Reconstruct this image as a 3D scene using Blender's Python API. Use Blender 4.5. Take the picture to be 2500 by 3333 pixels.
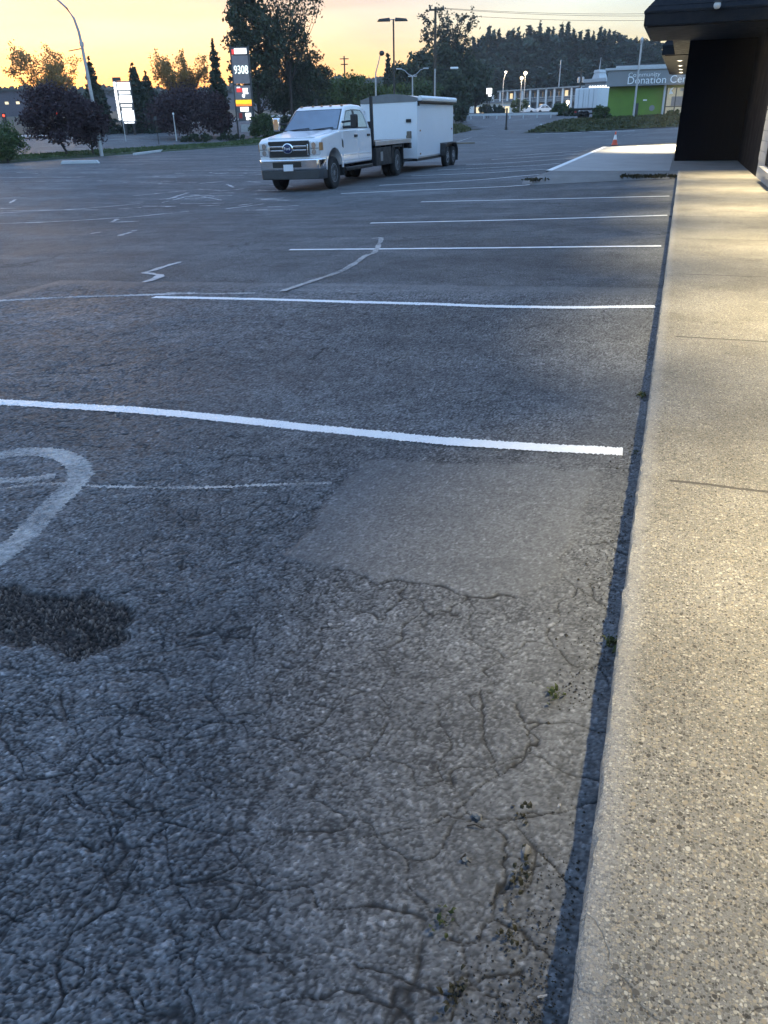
import bpy, bmesh, math, random
import numpy as np
from mathutils import Vector, Matrix

# ------------------------------------------------------------------ scene, camera, sky, sun, exposure
S = bpy.context.scene
for o in list(bpy.data.objects): bpy.data.objects.remove(o)
R = math.radians; HAZE = .0003; LAMP_W = 6.2; SUNDIM = [(.2, 1.0), (.75, .66), (1.0, .25)]; SKYTINT = [(0, (.50, .35, .25)), (.035, (.54, .42, .32)), (.085, (.60, .50, .44)), (.16, (.70, .59, .55)), (.28, (1.0, .80, .70)), (.5, (1.85, 1.28, 1.04)), (1, (2.05, 1.40, 1.12))]
COL = S.collection
F_PX, CX, CY, YH, XN, CAM_H = 2503.0, 1250.0, 1666.5, 394.0, 1360.0, 1.35
NY = CY + F_PX*F_PX/(CY-YH)
down = np.array([XN-CX, NY-CY, F_PX]); down /= np.linalg.norm(down)
fwd = np.array([0, 0, 1.]) - down[2]*down; fwd /= np.linalg.norm(fwd)
rgt = np.cross(down, fwd)
KA = R(19.77)                                   # the camera looks this far left of the kerb direction
CAM = np.array([-0.013, 0.0, CAM_H])

def ray(px, py):
    v = np.array([px-CX, py-CY, F_PX])
    x, y, z = v@rgt, v@fwd, -(v@down)
    return np.array([x*math.cos(KA)-y*math.sin(KA), x*math.sin(KA)+y*math.cos(KA), z]), y

cam = bpy.data.cameras.new('camera'); co = bpy.data.objects.new('camera', cam); COL.objects.link(co)
cam.sensor_fit = 'VERTICAL'; cam.sensor_height = 36; cam.lens = F_PX/3333*36
cam.clip_start = 0.05; cam.clip_end = 6000
def camvec(v): return np.array([v[0]*math.cos(KA)-v[1]*math.sin(KA), v[0]*math.sin(KA)+v[1]*math.cos(KA), v[2]])
def cam_axis(i):
    e = np.zeros(3); e[i] = 1
    return camvec(np.array([e@rgt, e@fwd, -(e@down)]))
ax, ay, az = cam_axis(0), cam_axis(1), cam_axis(2)
M = Matrix(((ax[0], -ay[0], -az[0], CAM[0]), (ax[1], -ay[1], -az[1], CAM[1]), (ax[2], -ay[2], -az[2], CAM[2]), (0, 0, 0, 1)))
co.matrix_world = M
S.camera = co

SUN_AZ, SUN_EL = R(-42), R(2.0)                 # azimuth from +Y (kerb direction), left is negative
W = bpy.data.worlds.new('World'); S.world = W; W.use_nodes = True
nt = W.node_tree; bg = nt.nodes['Background']
sky = nt.nodes.new('ShaderNodeTexSky'); sky.sky_type = 'NISHITA'; sky.sun_disc = False
sky.sun_elevation = SUN_EL; sky.sun_rotation = SUN_AZ; sky.altitude = 300; sky.air_density = 1.0; sky.dust_density = 1.0; sky.ozone_density = 3.0
wtc = nt.nodes.new('ShaderNodeTexCoord'); wsep = nt.nodes.new('ShaderNodeSeparateXYZ'); nt.links.new(wtc.outputs['Generated'], wsep.inputs[0])
wr = nt.nodes.new('ShaderNodeValToRGB'); nt.links.new(wsep.outputs[2], wr.inputs[0])   # tint by height: low sky dimmed, unseen overhead sky boosted to light the lot
for i, (p, c) in enumerate(SKYTINT):
    e = wr.color_ramp.elements[i] if i < 2 else wr.color_ramp.elements.new(p)
    e.position = p; e.color = (*c, 1)
wm_ = nt.nodes.new('ShaderNodeMix'); wm_.data_type = 'RGBA'; wm_.blend_type = 'MULTIPLY'; wm_.inputs[0].default_value = 1
nt.links.new(sky.outputs[0], wm_.inputs[6]); nt.links.new(wr.outputs[0], wm_.inputs[7]); 
wd_ = nt.nodes.new('ShaderNodeVectorMath'); wd_.operation = 'DOT_PRODUCT'; nt.links.new(wtc.outputs['Generated'], wd_.inputs[0]); wd_.inputs[1].default_value = (math.sin(SUN_AZ), math.cos(SUN_AZ), .05)
wr2 = nt.nodes.new('ShaderNodeValToRGB'); nt.links.new(wd_.outputs['Value'], wr2.inputs[0])     # sky dimmed around the sun to tame its glow
for i, (p, c) in enumerate(SUNDIM):
    e = wr2.color_ramp.elements[i] if i < 2 else wr2.color_ramp.elements.new(p)
    e.position = p; e.color = (c, c, c, 1)
wm2 = nt.nodes.new('ShaderNodeMix'); wm2.data_type = 'RGBA'; wm2.blend_type = 'MULTIPLY'; wm2.inputs[0].default_value = 1
nt.links.new(wm_.outputs[2], wm2.inputs[6]); nt.links.new(wr2.outputs[0], wm2.inputs[7]); wmp = nt.nodes.new('ShaderNodeMapping'); wmp.inputs['Scale'].default_value = (1.6, 1.6, 16); nt.links.new(wtc.outputs['Generated'], wmp.inputs['Vector'])
wno = nt.nodes.new('ShaderNodeTexNoise'); wno.inputs['Scale'].default_value = 1.7; wno.inputs['Detail'].default_value = 5; nt.links.new(wmp.outputs[0], wno.inputs['Vector'])
wcl = nt.nodes.new('ShaderNodeValToRGB'); wcl.color_ramp.elements[0].position = .38; wcl.color_ramp.elements[0].color = (.84, .80, .82, 1); wcl.color_ramp.elements[1].position = .62; wcl.color_ramp.elements[1].color = (1.05, 1.05, 1.05, 1)
nt.links.new(wno.outputs['Fac'], wcl.inputs[0])                 # faint streaks of high haze
wm3 = nt.nodes.new('ShaderNodeMix'); wm3.data_type = 'RGBA'; wm3.blend_type = 'MULTIPLY'; wm3.inputs[0].default_value = 1
nt.links.new(wm2.outputs[2], wm3.inputs[6]); nt.links.new(wcl.outputs[0], wm3.inputs[7]); nt.links.new(wm3.outputs[2], bg.inputs[0]); bg.inputs[1].default_value = 0.15
sl = bpy.data.lights.new('sun', 'SUN'); so = bpy.data.objects.new('sun', sl); COL.objects.link(so)
sl.energy = 0.12; sl.angle = R(10); sl.color = (1, .78, .5)
sd = Vector((math.sin(SUN_AZ)*math.cos(SUN_EL), math.cos(SUN_AZ)*math.cos(SUN_EL), math.sin(SUN_EL)))
so.rotation_euler = sd.to_track_quat('Z', 'Y').to_euler()
so.location = sd*300
S.view_settings.view_transform = 'Standard'; S.view_settings.look = 'None'
S.view_settings.exposure = 4.0; S.view_settings.gamma = 1
S.render.engine = 'CYCLES'

# ------------------------------------------------------------------ terrain and pixel helpers
def sm(a, b, t):
    t = min(1, max(0, (t-a)/(b-a))); return t*t*(3-2*t)
def T(x, y):
    if x > 0: z = 0.0
    elif x > -10: z = .03*x
    elif x > -35: z = -.3
    else: z = -.3 + .035*min(-35-x, 60)
    if y > 66: z += .03*min(y-66, 83)
    z += 15*sm(225, 330, y + .35*x) * sm(-190, -40, x)
    return z
def hit(px, py, dz=0.0):
    """point of the ground seen at a pixel of the photograph"""
    d, y = ray(px, py); d = d/np.linalg.norm(d)
    t = 0.5
    while t < 900:
        p = CAM + d*t
        if p[2] <= T(p[0], p[1])+dz:
            lo, hi = t-.5, t
            for _ in range(30):
                m = (lo+hi)/2; p = CAM+d*m
                if p[2] <= T(p[0], p[1])+dz: hi = m
                else: lo = m
            p = CAM+d*hi
            return p
        t += .5
    return CAM+d*900
def at(px, py, D):
    """world point on the pixel's ray, D metres ahead of the camera"""
    d, y = ray(px, py); return CAM + d*(D/y)
def foot(px, py, D):
    p = at(px, py, D); return (float(p[0]), float(p[1]), float(T(p[0], p[1])))

# ------------------------------------------------------------------ materials
MAT = {}
def newmat(name):
    m = bpy.data.materials.new(name); m.use_nodes = True; MAT[name] = m
    return m, m.node_tree, m.node_tree.nodes['Principled BSDF']
def node(nt, t, **kw):
    n = nt.nodes.new(t)
    for k, v in kw.items():
        if k.startswith('i_'):
            key = k[2:]; key = int(key) if key.isdigit() else key.replace('_', ' ')
            n.inputs[key].default_value = v
        else: setattr(n, k, v)
    return n
def ramp(nt, stops, src=None, interp='LINEAR'):
    n = nt.nodes.new('ShaderNodeValToRGB'); cr = n.color_ramp; cr.interpolation = interp
    while len(cr.elements) > 1: cr.elements.remove(cr.elements[-1])
    cr.elements[0].position = stops[0][0]; c = stops[0][1]; cr.elements[0].color = (*c, 1) if len(c) == 3 else c
    for p, c in stops[1:]:
        e = cr.elements.new(p); e.color = (*c, 1) if len(c) == 3 else c
    if src is not None: nt.links.new(src, n.inputs[0])
    return n
def g(v): return (v, v, v)
def mixc(nt, a, b, fac, mode='MIX'):
    n = nt.nodes.new('ShaderNodeMix'); n.data_type = 'RGBA'; n.blend_type = mode
    for s, v in ((6, a), (7, b), (0, fac)):
        if hasattr(v, 'node'): nt.links.new(v, n.inputs[s])
        else: n.inputs[s].default_value = ((*v, 1) if isinstance(v, tuple) and len(v) == 3 else v)
    return n.outputs[2]
def math_(nt, op, a, b=None, c=None):
    n = nt.nodes.new('ShaderNodeMath'); n.operation = op
    for s, v in ((0, a), (1, b), (2, c)):
        if v is None: continue
        if hasattr(v, 'node'): nt.links.new(v, n.inputs[s])
        else: n.inputs[s].default_value = v
    return n.outputs[0]
def pmat(name, col, rough=.6, metal=0, var=.15, scale=4, bump=0, bscale=60, spec=.5, coat=0):
    """plain surface with procedural mottling (dirt / wear) and an optional fine bump"""
    m, nt, b = newmat(name)
    tc = node(nt, 'ShaderNodeTexCoord')
    n = node(nt, 'ShaderNodeTexNoise', i_Scale=scale, i_Detail=6, i_Roughness=.65); nt.links.new(tc.outputs['Object'], n.inputs['Vector'])
    lo = tuple(c*(1-var) for c in col); hi = tuple(min(1, c*(1+var)) for c in col)
    r = ramp(nt, [(.3, lo), (.7, hi)], n.outputs['Fac'])
    nt.links.new(r.outputs[0], b.inputs['Base Color'])
    dr = .5*var; rr = ramp(nt, [(.3, g(max(0, rough-dr))), (.7, g(min(1, rough+dr)))], n.outputs['Fac']); nt.links.new(rr.outputs[0], b.inputs['Roughness'])
    b.inputs['Metallic'].default_value = metal; b.inputs['Specular IOR Level'].default_value = spec
    if coat: b.inputs['Coat Weight'].default_value = coat; b.inputs['Coat Roughness'].default_value = .05
    if bump:
        n2 = node(nt, 'ShaderNodeTexNoise', i_Scale=bscale, i_Detail=4); nt.links.new(tc.outputs['Object'], n2.inputs['Vector'])
        bp = node(nt, 'ShaderNodeBump', i_Strength=bump, i_Distance=.02); nt.links.new(n2.outputs['Fac'], bp.inputs['Height']); nt.links.new(bp.outputs[0], b.inputs['Normal'])
    return m
def emat(name, col, strength):
    m, nt, b = newmat(name)
    tc = node(nt, 'ShaderNodeTexCoord'); n = node(nt, 'ShaderNodeTexNoise', i_Scale=3.0); nt.links.new(tc.outputs['Object'], n.inputs['Vector'])
    r = ramp(nt, [(.3, tuple(c*.85 for c in col)), (.7, col)], n.outputs['Fac'])
    nt.links.new(r.outputs[0], b.inputs['Base Color']); nt.links.new(r.outputs[0], b.inputs['Emission Color'])
    b.inputs['Emission Strength'].default_value = strength
    return m
def leafmat(name, a, bcol, trans=.25):
    m, nt, b = newmat(name)
    ge = node(nt, 'ShaderNodeNewGeometry')
    r = ramp(nt, [(0, a), (1, bcol)], ge.outputs['Random Per Island'])
    b.inputs['Roughness'].default_value = .6; b.inputs['Specular IOR Level'].default_value = .25
    nt.links.new(r.outputs[0], b.inputs['Base Color'])
    tr = node(nt, 'ShaderNodeBsdfTranslucent'); nt.links.new(r.outputs[0], tr.inputs[0])
    mx = node(nt, 'ShaderNodeMixShader'); mx.inputs[0].default_value = trans
    out = nt.nodes['Material Output']
    nt.links.new(b.outputs[0], mx.inputs[1]); nt.links.new(tr.outputs[0], mx.inputs[2]); nt.links.new(mx.outputs[0], out.inputs[0])
    return m

def asphalt(name, base=.06, near=False):
    """weathered asphalt; the near sheet carries its stones, cracks, patch and pothole as real relief and mesh attributes"""
    m, nt, b = newmat(name); L = nt.links.new
    ge = node(nt, 'ShaderNodeNewGeometry'); P = ge.outputs['Position']
    big = node(nt, 'ShaderNodeTexNoise', i_Scale=.35, i_Detail=5, i_Roughness=.6); L(P, big.inputs['Vector'])
    mp = node(nt, 'ShaderNodeMapping'); mp.inputs['Scale'].default_value = (.25, 1.1, 1); L(P, mp.inputs['Vector'])
    streak = node(nt, 'ShaderNodeTexNoise', i_Scale=.9, i_Detail=6, i_Roughness=.7); L(mp.outputs[0], streak.inputs['Vector'])
    mid = node(nt, 'ShaderNodeTexNoise', i_Scale=3.2, i_Detail=7, i_Roughness=.7); L(P, mid.inputs['Vector'])
    fine = node(nt, 'ShaderNodeTexVoronoi', i_Scale=85.0); L(P, fine.inputs['Vector'])
    c1 = ramp(nt, [(.30, (base*.74, base*.78, base*.83)), (.5, (base*.96, base, base*1.05)), (.72, (base*1.4, base*1.46, base*1.52))], big.outputs['Fac'])
    c2 = ramp(nt, [(.3, g(.78)), (.55, g(1)), (.75, g(1.5))], streak.outputs['Fac'])
    col = mixc(nt, c1.outputs[0], c2.outputs[0], 1.0, 'MULTIPLY')
    c3 = ramp(nt, [(.3, g(.78)), (.7, g(1.2))], mid.outputs['Fac'])
    col = mixc(nt, col, c3.outputs[0], 1.0, 'MULTIPLY')
    sp = ramp(nt, [(0, g(.5)), (.5, g(1)), (.88, g(1.35)), (1, g(2.2))], fine.outputs['Color'])
    col = mixc(nt, col, sp.outputs[0], .75, 'MULTIPLY')
    n3 = node(nt, 'ShaderNodeTexNoise', i_Scale=30.0, i_Detail=6, i_Roughness=.7); L(P, n3.inputs['Vector'])
    if near:
        def attr(n): a = nt.nodes.new('ShaderNodeAttribute'); a.attribute_name = n; return a.outputs['Fac']
        rel, ck, pt, ho, gu = attr('relief'), attr('crack'), attr('patch'), attr('hole'), attr('gutter')
        gapr = ramp(nt, [(.10, g(.36)), (.36, g(.88)), (.6, g(1.1)), (.9, g(1.45))], rel)           # dark binder between paler stones, plus painted shade in the crevices
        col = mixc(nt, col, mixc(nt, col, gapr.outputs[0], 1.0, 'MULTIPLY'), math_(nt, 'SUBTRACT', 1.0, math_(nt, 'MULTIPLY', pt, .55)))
        col = mixc(nt, col, (base*1.0, base*1.03, base*1.06), math_(nt, 'MULTIPLY', pt, .35))
        tone = ramp(nt, [(0, g(.65)), (.45, g(.97)), (.85, g(1.2)), (1, g(1.9))], attr('tone')); col = mixc(nt, col, tone.outputs[0], .85, 'MULTIPLY')
        col = mixc(nt, col, (base*.80, base*.82, base*.84), math_(nt, 'MULTIPLY', gu, .4))
        hc0 = ramp(nt, [(0, (.008, .007, .007)), (.45, (.028, .023, .02)), (.78, (.07, .055, .045)), (1, (.17, .145, .12))], attr('tone')); hr = ramp(nt, [(.1, g(.2)), (.6, g(1.15))], rel)
        hc = nt.nodes.new('ShaderNodeMix'); hc.data_type = 'RGBA'; hc.blend_type = 'MULTIPLY'; hc.inputs[0].default_value = 1; L(hc0.outputs[0], hc.inputs[6]); L(hr.outputs[0], hc.inputs[7])
        col = mixc(nt, col, hc.outputs[2], math_(nt, 'MULTIPLY', ho, .78))
        col = mixc(nt, col, g(base*.13), math_(nt, 'MULTIPLY', ck, .95))
        bp = node(nt, 'ShaderNodeBump', i_Strength=.9, i_Distance=.004)
    else:
        v1 = node(nt, 'ShaderNodeTexVoronoi', i_Scale=70.0); L(P, v1.inputs['Vector'])
        gapr = ramp(nt, [(.25, g(1.2)), (.6, g(.6))], v1.outputs['Distance']); col = mixc(nt, col, gapr.outputs[0], .8, 'MULTIPLY')  # crevice shade between stones painted as darker cell borders
        wn = node(nt, 'ShaderNodeTexNoise', i_Scale=1.6, i_Detail=6, i_Roughness=.65); L(P, wn.inputs['Vector'])
        ad = node(nt, 'ShaderNodeVectorMath', operation='MULTIPLY_ADD'); L(wn.outputs['Color'], ad.inputs[0]); ad.inputs[1].default_value = (1.8, 1.8, 0); L(P, ad.inputs[2])
        fl = node(nt, 'ShaderNodeVectorMath', operation='MULTIPLY'); L(ad.outputs[0], fl.inputs[0]); fl.inputs[1].default_value = (1, .8, 0)
        ve = node(nt, 'ShaderNodeTexVoronoi', i_Scale=.40); ve.feature = 'DISTANCE_TO_EDGE'; L(fl.outputs[0], ve.inputs['Vector'])
        cr = node(nt, 'ShaderNodeMapRange', i_1=0, i_2=.007, i_3=1, i_4=0); L(ve.outputs['Distance'], cr.inputs[0])
        mr = ramp(nt, [(.42, g(0)), (.55, g(1))], big.outputs['Fac'])
        col = mixc(nt, col, g(base*.25), math_(nt, 'MULTIPLY', math_(nt, 'MULTIPLY', cr.outputs[0], mr.outputs[0]), .8))
        bp = node(nt, 'ShaderNodeBump', i_Strength=.9, i_Distance=.03)
    L(col, b.inputs['Base Color'])
    L(n3.outputs['Fac'], bp.inputs['Height']); L(bp.outputs[0], b.inputs['Normal'])
    rr = ramp(nt, [(.3, g(.62)), (.7, g(.8))], big.outputs['Fac']); L(rr.outputs[0], b.inputs['Roughness'])
    b.inputs['Specular IOR Level'].default_value = .12 if near else .03
    return m

def concrete(name):
    """exposed-aggregate sidewalk with tooled joints"""
    m, nt, b = newmat(name); L = nt.links.new
    ge = node(nt, 'ShaderNodeNewGeometry'); P = ge.outputs['Position']
    big = node(nt, 'ShaderNodeTexNoise', i_Scale=1.3, i_Detail=7, i_Roughness=.65); L(P, big.inputs['Vector'])
    c1 = ramp(nt, [(.25, (.135, .128, .112)), (.5, (.225, .216, .19)), (.75, (.30, .29, .26))], big.outputs['Fac'])
    # aggregate in three sizes, each stone its own shade, set in a sandy matrix
    wn0 = node(nt, 'ShaderNodeTexNoise', i_Scale=140.0, i_Detail=2); L(P, wn0.inputs['Vector'])
    w0 = node(nt, 'ShaderNodeVectorMath', operation='MULTIPLY_ADD'); L(wn0.outputs['Color'], w0.inputs[0]); w0.inputs[1].default_value = (.006, .006, .002); L(P, w0.inputs[2])
    sand = node(nt, 'ShaderNodeTexNoise', i_Scale=420.0, i_Detail=4, i_Roughness=.8); L(P, sand.inputs['Vector'])
    col = mixc(nt, c1.outputs[0], ramp(nt, [(.3, g(.42)), (.5, g(.88)), (.7, g(1.35))], sand.outputs['Fac']).outputs[0], .9, 'MULTIPLY')
    hts = None
    for sc, keep, r0, r1 in ((230.0, .15, .42, .60), (130.0, .45, .38, .50), (62.0, .86, .30, .38)):
        v = node(nt, 'ShaderNodeTexVoronoi', i_Scale=sc); L(w0.outputs[0], v.inputs['Vector'])
        sc_ = node(nt, 'ShaderNodeSeparateColor'); L(v.outputs['Color'], sc_.inputs[0])
        st = ramp(nt, [(0, (.25, .24, .235)), (.22, (.50, .48, .46)), (.45, (.90, .88, .84)), (.62, (1.18, 1.04, .84)), (.8, (1.45, 1.34, 1.14)), (1, (2.0, 1.95, 1.85))], sc_.outputs[0])
        on = math_(nt, 'MULTIPLY', ramp(nt, [(r0, g(1)), (r1, g(0))], v.outputs['Distance']).outputs[0], math_(nt, 'GREATER_THAN', sc_.outputs[1], keep))
        col = mixc(nt, col, mixc(nt, c1.outputs[0], st.outputs[0], 1.0, 'MULTIPLY'), on)
        hts = on if hts is None else math_(nt, 'MAXIMUM', hts, on)
    sx = node(nt, 'ShaderNodeSeparateXYZ'); L(P, sx.inputs[0])
    wob = node(nt, 'ShaderNodeTexNoise', i_Scale=5.0, i_Detail=4); L(P, wob.inputs['Vector'])
    yy = math_(nt, 'MULTIPLY_ADD', wob.outputs['Fac'], .03, sx.outputs[1])
    f = math_(nt, 'PINGPONG', math_(nt, 'SUBTRACT', yy, JOINT0), 1.12)
    jl = node(nt, 'ShaderNodeMapRange', i_1=.006, i_2=.014, i_3=1, i_4=0); L(f, jl.inputs[0])
    xin = node(nt, 'ShaderNodeMapRange', i_1=.10, i_2=.12); L(sx.outputs[0], xin.inputs[0])
    jt = math_(nt, 'MULTIPLY', jl.outputs[0], xin.outputs[0])
    # long hairline cracks
    wn = node(nt, 'ShaderNodeTexNoise', i_Scale=3.0, i_Detail=6); L(P, wn.inputs['Vector'])
    ad = node(nt, 'ShaderNodeVectorMath', operation='ADD'); L(P, ad.inputs[0])
    sc = node(nt, 'ShaderNodeVectorMath', operation='SCALE'); L(wn.outputs['Color'], sc.inputs[0]); sc.inputs['Scale'].default_value = .5; L(sc.outputs[0], ad.inputs[1])
    ve = node(nt, 'ShaderNodeTexVoronoi', i_Scale=.55); ve.feature = 'DISTANCE_TO_EDGE'; L(ad.outputs[0], ve.inputs['Vector'])
    ckm = node(nt, 'ShaderNodeMapRange', i_1=0, i_2=.0022, i_3=.7, i_4=0); L(ve.outputs['Distance'], ckm.inputs[0])
    dark = math_(nt, 'MAXIMUM', jt, ckm.outputs[0])
    col = mixc(nt, col, (.06, .055, .05), math_(nt, 'MULTIPLY', dark, .85))
    # pale worn nosing along the kerb edge
    ew = math_(nt, 'MULTIPLY_ADD', wob.outputs['Fac'], .05, sx.outputs[0])
    en = node(nt, 'ShaderNodeMapRange', i_1=.055, i_2=.10, i_3=.3, i_4=0); L(ew, en.inputs[0])
    col = mixc(nt, col, (.36, .36, .35), en.outputs[0])
    L(col, b.inputs['Base Color']); b.inputs['Roughness'].default_value = .85; b.inputs['Specular IOR Level'].default_value = .25
    h = math_(nt, 'MULTIPLY_ADD', sand.outputs['Fac'], .5, math_(nt, 'MULTIPLY', hts, .5))
    h = math_(nt, 'MULTIPLY_ADD', dark, -1.5, h)
    bp = node(nt, 'ShaderNodeBump', i_Strength=.7, i_Distance=.004); L(h, bp.inputs['Height']); L(bp.outputs[0], b.inputs['Normal'])
    return m
def paint(name, col, cover_lo, cover_hi, rough=.55):
    """road paint; noise lets the asphalt show through where it has worn away"""
    m, nt, b = newmat(name); L = nt.links.new
    ge = node(nt, 'ShaderNodeNewGeometry')
    n = node(nt, 'ShaderNodeTexNoise', i_Scale=38.0, i_Detail=7, i_Roughness=.75); L(ge.outputs['Position'], n.inputs['Vector'])
    n2 = node(nt, 'ShaderNodeTexNoise', i_Scale=2.5, i_Detail=4); L(ge.outputs['Position'], n2.inputs['Vector'])
    f = math_(nt, 'MULTIPLY_ADD', n2.outputs['Fac'], .6, math_(nt, 'MULTIPLY', n.outputs['Fac'], .7))
    a = node(nt, 'ShaderNodeMapRange', i_1=cover_lo, i_2=cover_hi); L(f, a.inputs[0])
    r = ramp(nt, [(.35, tuple(c*.9 for c in col)), (.65, col)], n.outputs['Fac']); L(r.outputs[0], b.inputs['Base Color'])
    L(a.outputs[0], b.inputs['Alpha']); b.inputs['Roughness'].default_value = rough
    v = node(nt, 'ShaderNodeTexVoronoi', i_Scale=75.0); L(ge.outputs['Position'], v.inputs['Vector'])
    bp = node(nt, 'ShaderNodeBump', i_Strength=.5, i_Distance=.005); L(v.outputs['Distance'], bp.inputs['Height']); L(bp.outputs[0], b.inputs['Normal'])
    return m
JOINT0 = float((CAM + (lambda d: d*((.12-CAM_H)/d[2]))(ray(2150, 1555)[0]))[1])
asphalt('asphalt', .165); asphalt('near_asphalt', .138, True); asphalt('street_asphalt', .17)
concrete('sidewalk_concrete')
pmat('slab_concrete', (.33, .33, .325), .8, var=.15, scale=1.2, bump=.3, bscale=40)
pmat('ramp_concrete', (.17, .17, .165), .85, var=.3, scale=2, bump=.5, bscale=30)
pmat('dirt', (.035, .03, .022), .95, var=.5, scale=8, bump=1, bscale=50)
pmat('grass_ground', (.045, .06, .028), .95, var=.5, scale=1.5, bump=1, bscale=20)
pmat('earth', (.05, .052, .035), .95, var=.45, scale=.3, bump=.5, bscale=8)
paint('fresh_paint', (.82, .83, .83), .2, .36)
paint('old_paint', (.46, .46, .45), .40, .78, .75)
paint('worn_paint', (.52, .52, .52), .42, .72, .7)
pmat('white_paint', (.74, .75, .77), .28, var=.015, coat=.6)
pmat('trailer_white', (.70, .72, .75), .38, var=.03, scale=1.3)
pmat('aluminium', (.55, .56, .58), .35, metal=.8, var=.12)
pmat('chrome', (.75, .77, .8), .12, metal=1, var=.06)
pmat('black_plastic', (.012, .012, .013), .5, var=.25)
pmat('black_steel', (.014, .014, .016), .55, var=.35, scale=6)
pmat('rubber', (.016, .016, .016), .85, var=.3, scale=12, bump=.3)
pmat('rim_grey', (.32, .33, .34), .45, metal=.5, var=.25, scale=9)
pmat('dark_grey', (.05, .052, .055), .6, var=.2)
pmat('roof_cap_grey', (.16, .165, .17), .5, var=.15)
pmat('glass_dark', (.22, .27, .32), .06, metal=.7, var=.1, spec=.8)
pmat('side_glass', (.20, .24, .28), .05, metal=.65, var=.1, spec=.8)
pmat('lamp_glass', (.62, .64, .66), .12, metal=.3, var=.25, scale=14)
pmat('amber', (.32, .15, .05), .3, var=.1)
pmat('red_lens', (.35, .02, .02), .3, var=.1)
pmat('badge_blue', (.012, .022, .085), .35, var=.1)
pmat('plate_white', (.68, .7, .75), .4, var=.08)
pmat('wood_deck', (.16, .13, .10), .75, var=.35, scale=7)
pmat('black_wall', (.0035, .005, .009), .8, var=.3, scale=2, spec=.04)
pmat('ridge', (.018, .02, .026), .95, var=.4, scale=.05)
pmat('black_roof', (.004, .006, .010), .7, var=.4, scale=6, bump=.4, bscale=25, spec=.3)
pmat('soffit_brown', (.009, .008, .008), .8, var=.2)
pmat('grey_brick', (.36, .36, .36), .8, var=.15, scale=3, bump=.3)
pmat('globe_white', (.6, .6, .58), .3, var=.05)
pmat('galvanised', (.42, .43, .45), .45, metal=.4, var=.15)
pmat('dark_pole', (.03, .028, .026), .6, var=.3)
pmat('wood_pole', (.07, .055, .042), .85, var=.35, scale=5)
pmat('wire_black', (.02, .02, .02), .6)
pmat('bark', (.035, .028, .024), .9, var=.4, scale=8, bump=.6)
pmat('green_wall', (.12, .22, .03), .7, var=.12, scale=1)
pmat('fascia_grey', (.21, .225, .24), .6, var=.06, scale=.6)
pmat('cap_white', (.46, .48, .5), .5, var=.08)
pmat('letter_white', (.8, .82, .84), .4, var=.04)
pmat('motel_wall', (.24, .25, .27), .8, var=.2, scale=.6)
pmat('motel_column', (.72, .73, .74), .7, var=.1)
pmat('motel_door', (.035, .045, .06), .6, var=.3)
pmat('motel_panel', (.07, .08, .12), .7, var=.3)
pmat('cone_orange', (.75, .10, .05), .5, var=.1)
pmat('stone', (.32, .31, .30), .85, var=.3, scale=9, bump=.6)
pmat('stone_mid', (.16, .155, .14), .85, var=.3, scale=30); pmat('stone_dark', (.16, .16, .155), .85, var=.4, scale=9, bump=.6)
pmat('twig', (.02, .017, .013), .9, var=.3)
pmat('sign_grey', (.09, .09, .095), .5, var=.2)
pmat('sign_red', (.45, .02, .02), .4, var=.08)
pmat('purple_block', (.10, .09, .11), .8, var=.3)
emat('sign_lit', (1, .99, .95), .13); emat('sign_red_lit', (.9, .06, .05), .05); emat('sign_yellow_lit', (1, .55, .02), .09); emat('sign_orange_lit', (1, .22, .03), .08)
emat('digit_lit', (.85, 1, .9), .12); emat('panel_dim', (.20, .19, .20), .008)
emat('pot_lit', (1, .86, .6), 1); emat('lamp_white', (1, .93, .8), .5); emat('lamp_yellow', (1, .78, .45), .6); emat('window_lit', (1, .75, .42), .07)
emat('signal_red', (1, .05, .02), .3); emat('shop_lit', (.5, .42, .28), .02)
leafmat('leaf_green', (.035, .065, .025), (.085, .12, .045)); leafmat('leaf_dark', (.022, .036, .022), (.055, .075, .04), .15)
leafmat('leaf_mid', (.05, .08, .022), (.11, .14, .045)); leafmat('leaf_plum', (.026, .016, .022), (.065, .04, .048), .15)
leafmat('leaf_backlit', (.25, .16, .06), (.42, .30, .12), .6); leafmat('needle', (.018, .034, .024), (.045, .065, .042), .1)  # golden leaves carry the backlit sky glow in their colour
leafmat('needle_far', (.022, .042, .03), (.052, .078, .052), .1); leafmat('weed', (.03, .045, .014), (.07, .085, .03))
leafmat('bank_weed', (.04, .052, .022), (.10, .105, .05)); leafmat('dry_weed', (.022, .024, .012), (.05, .045, .025))

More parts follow.
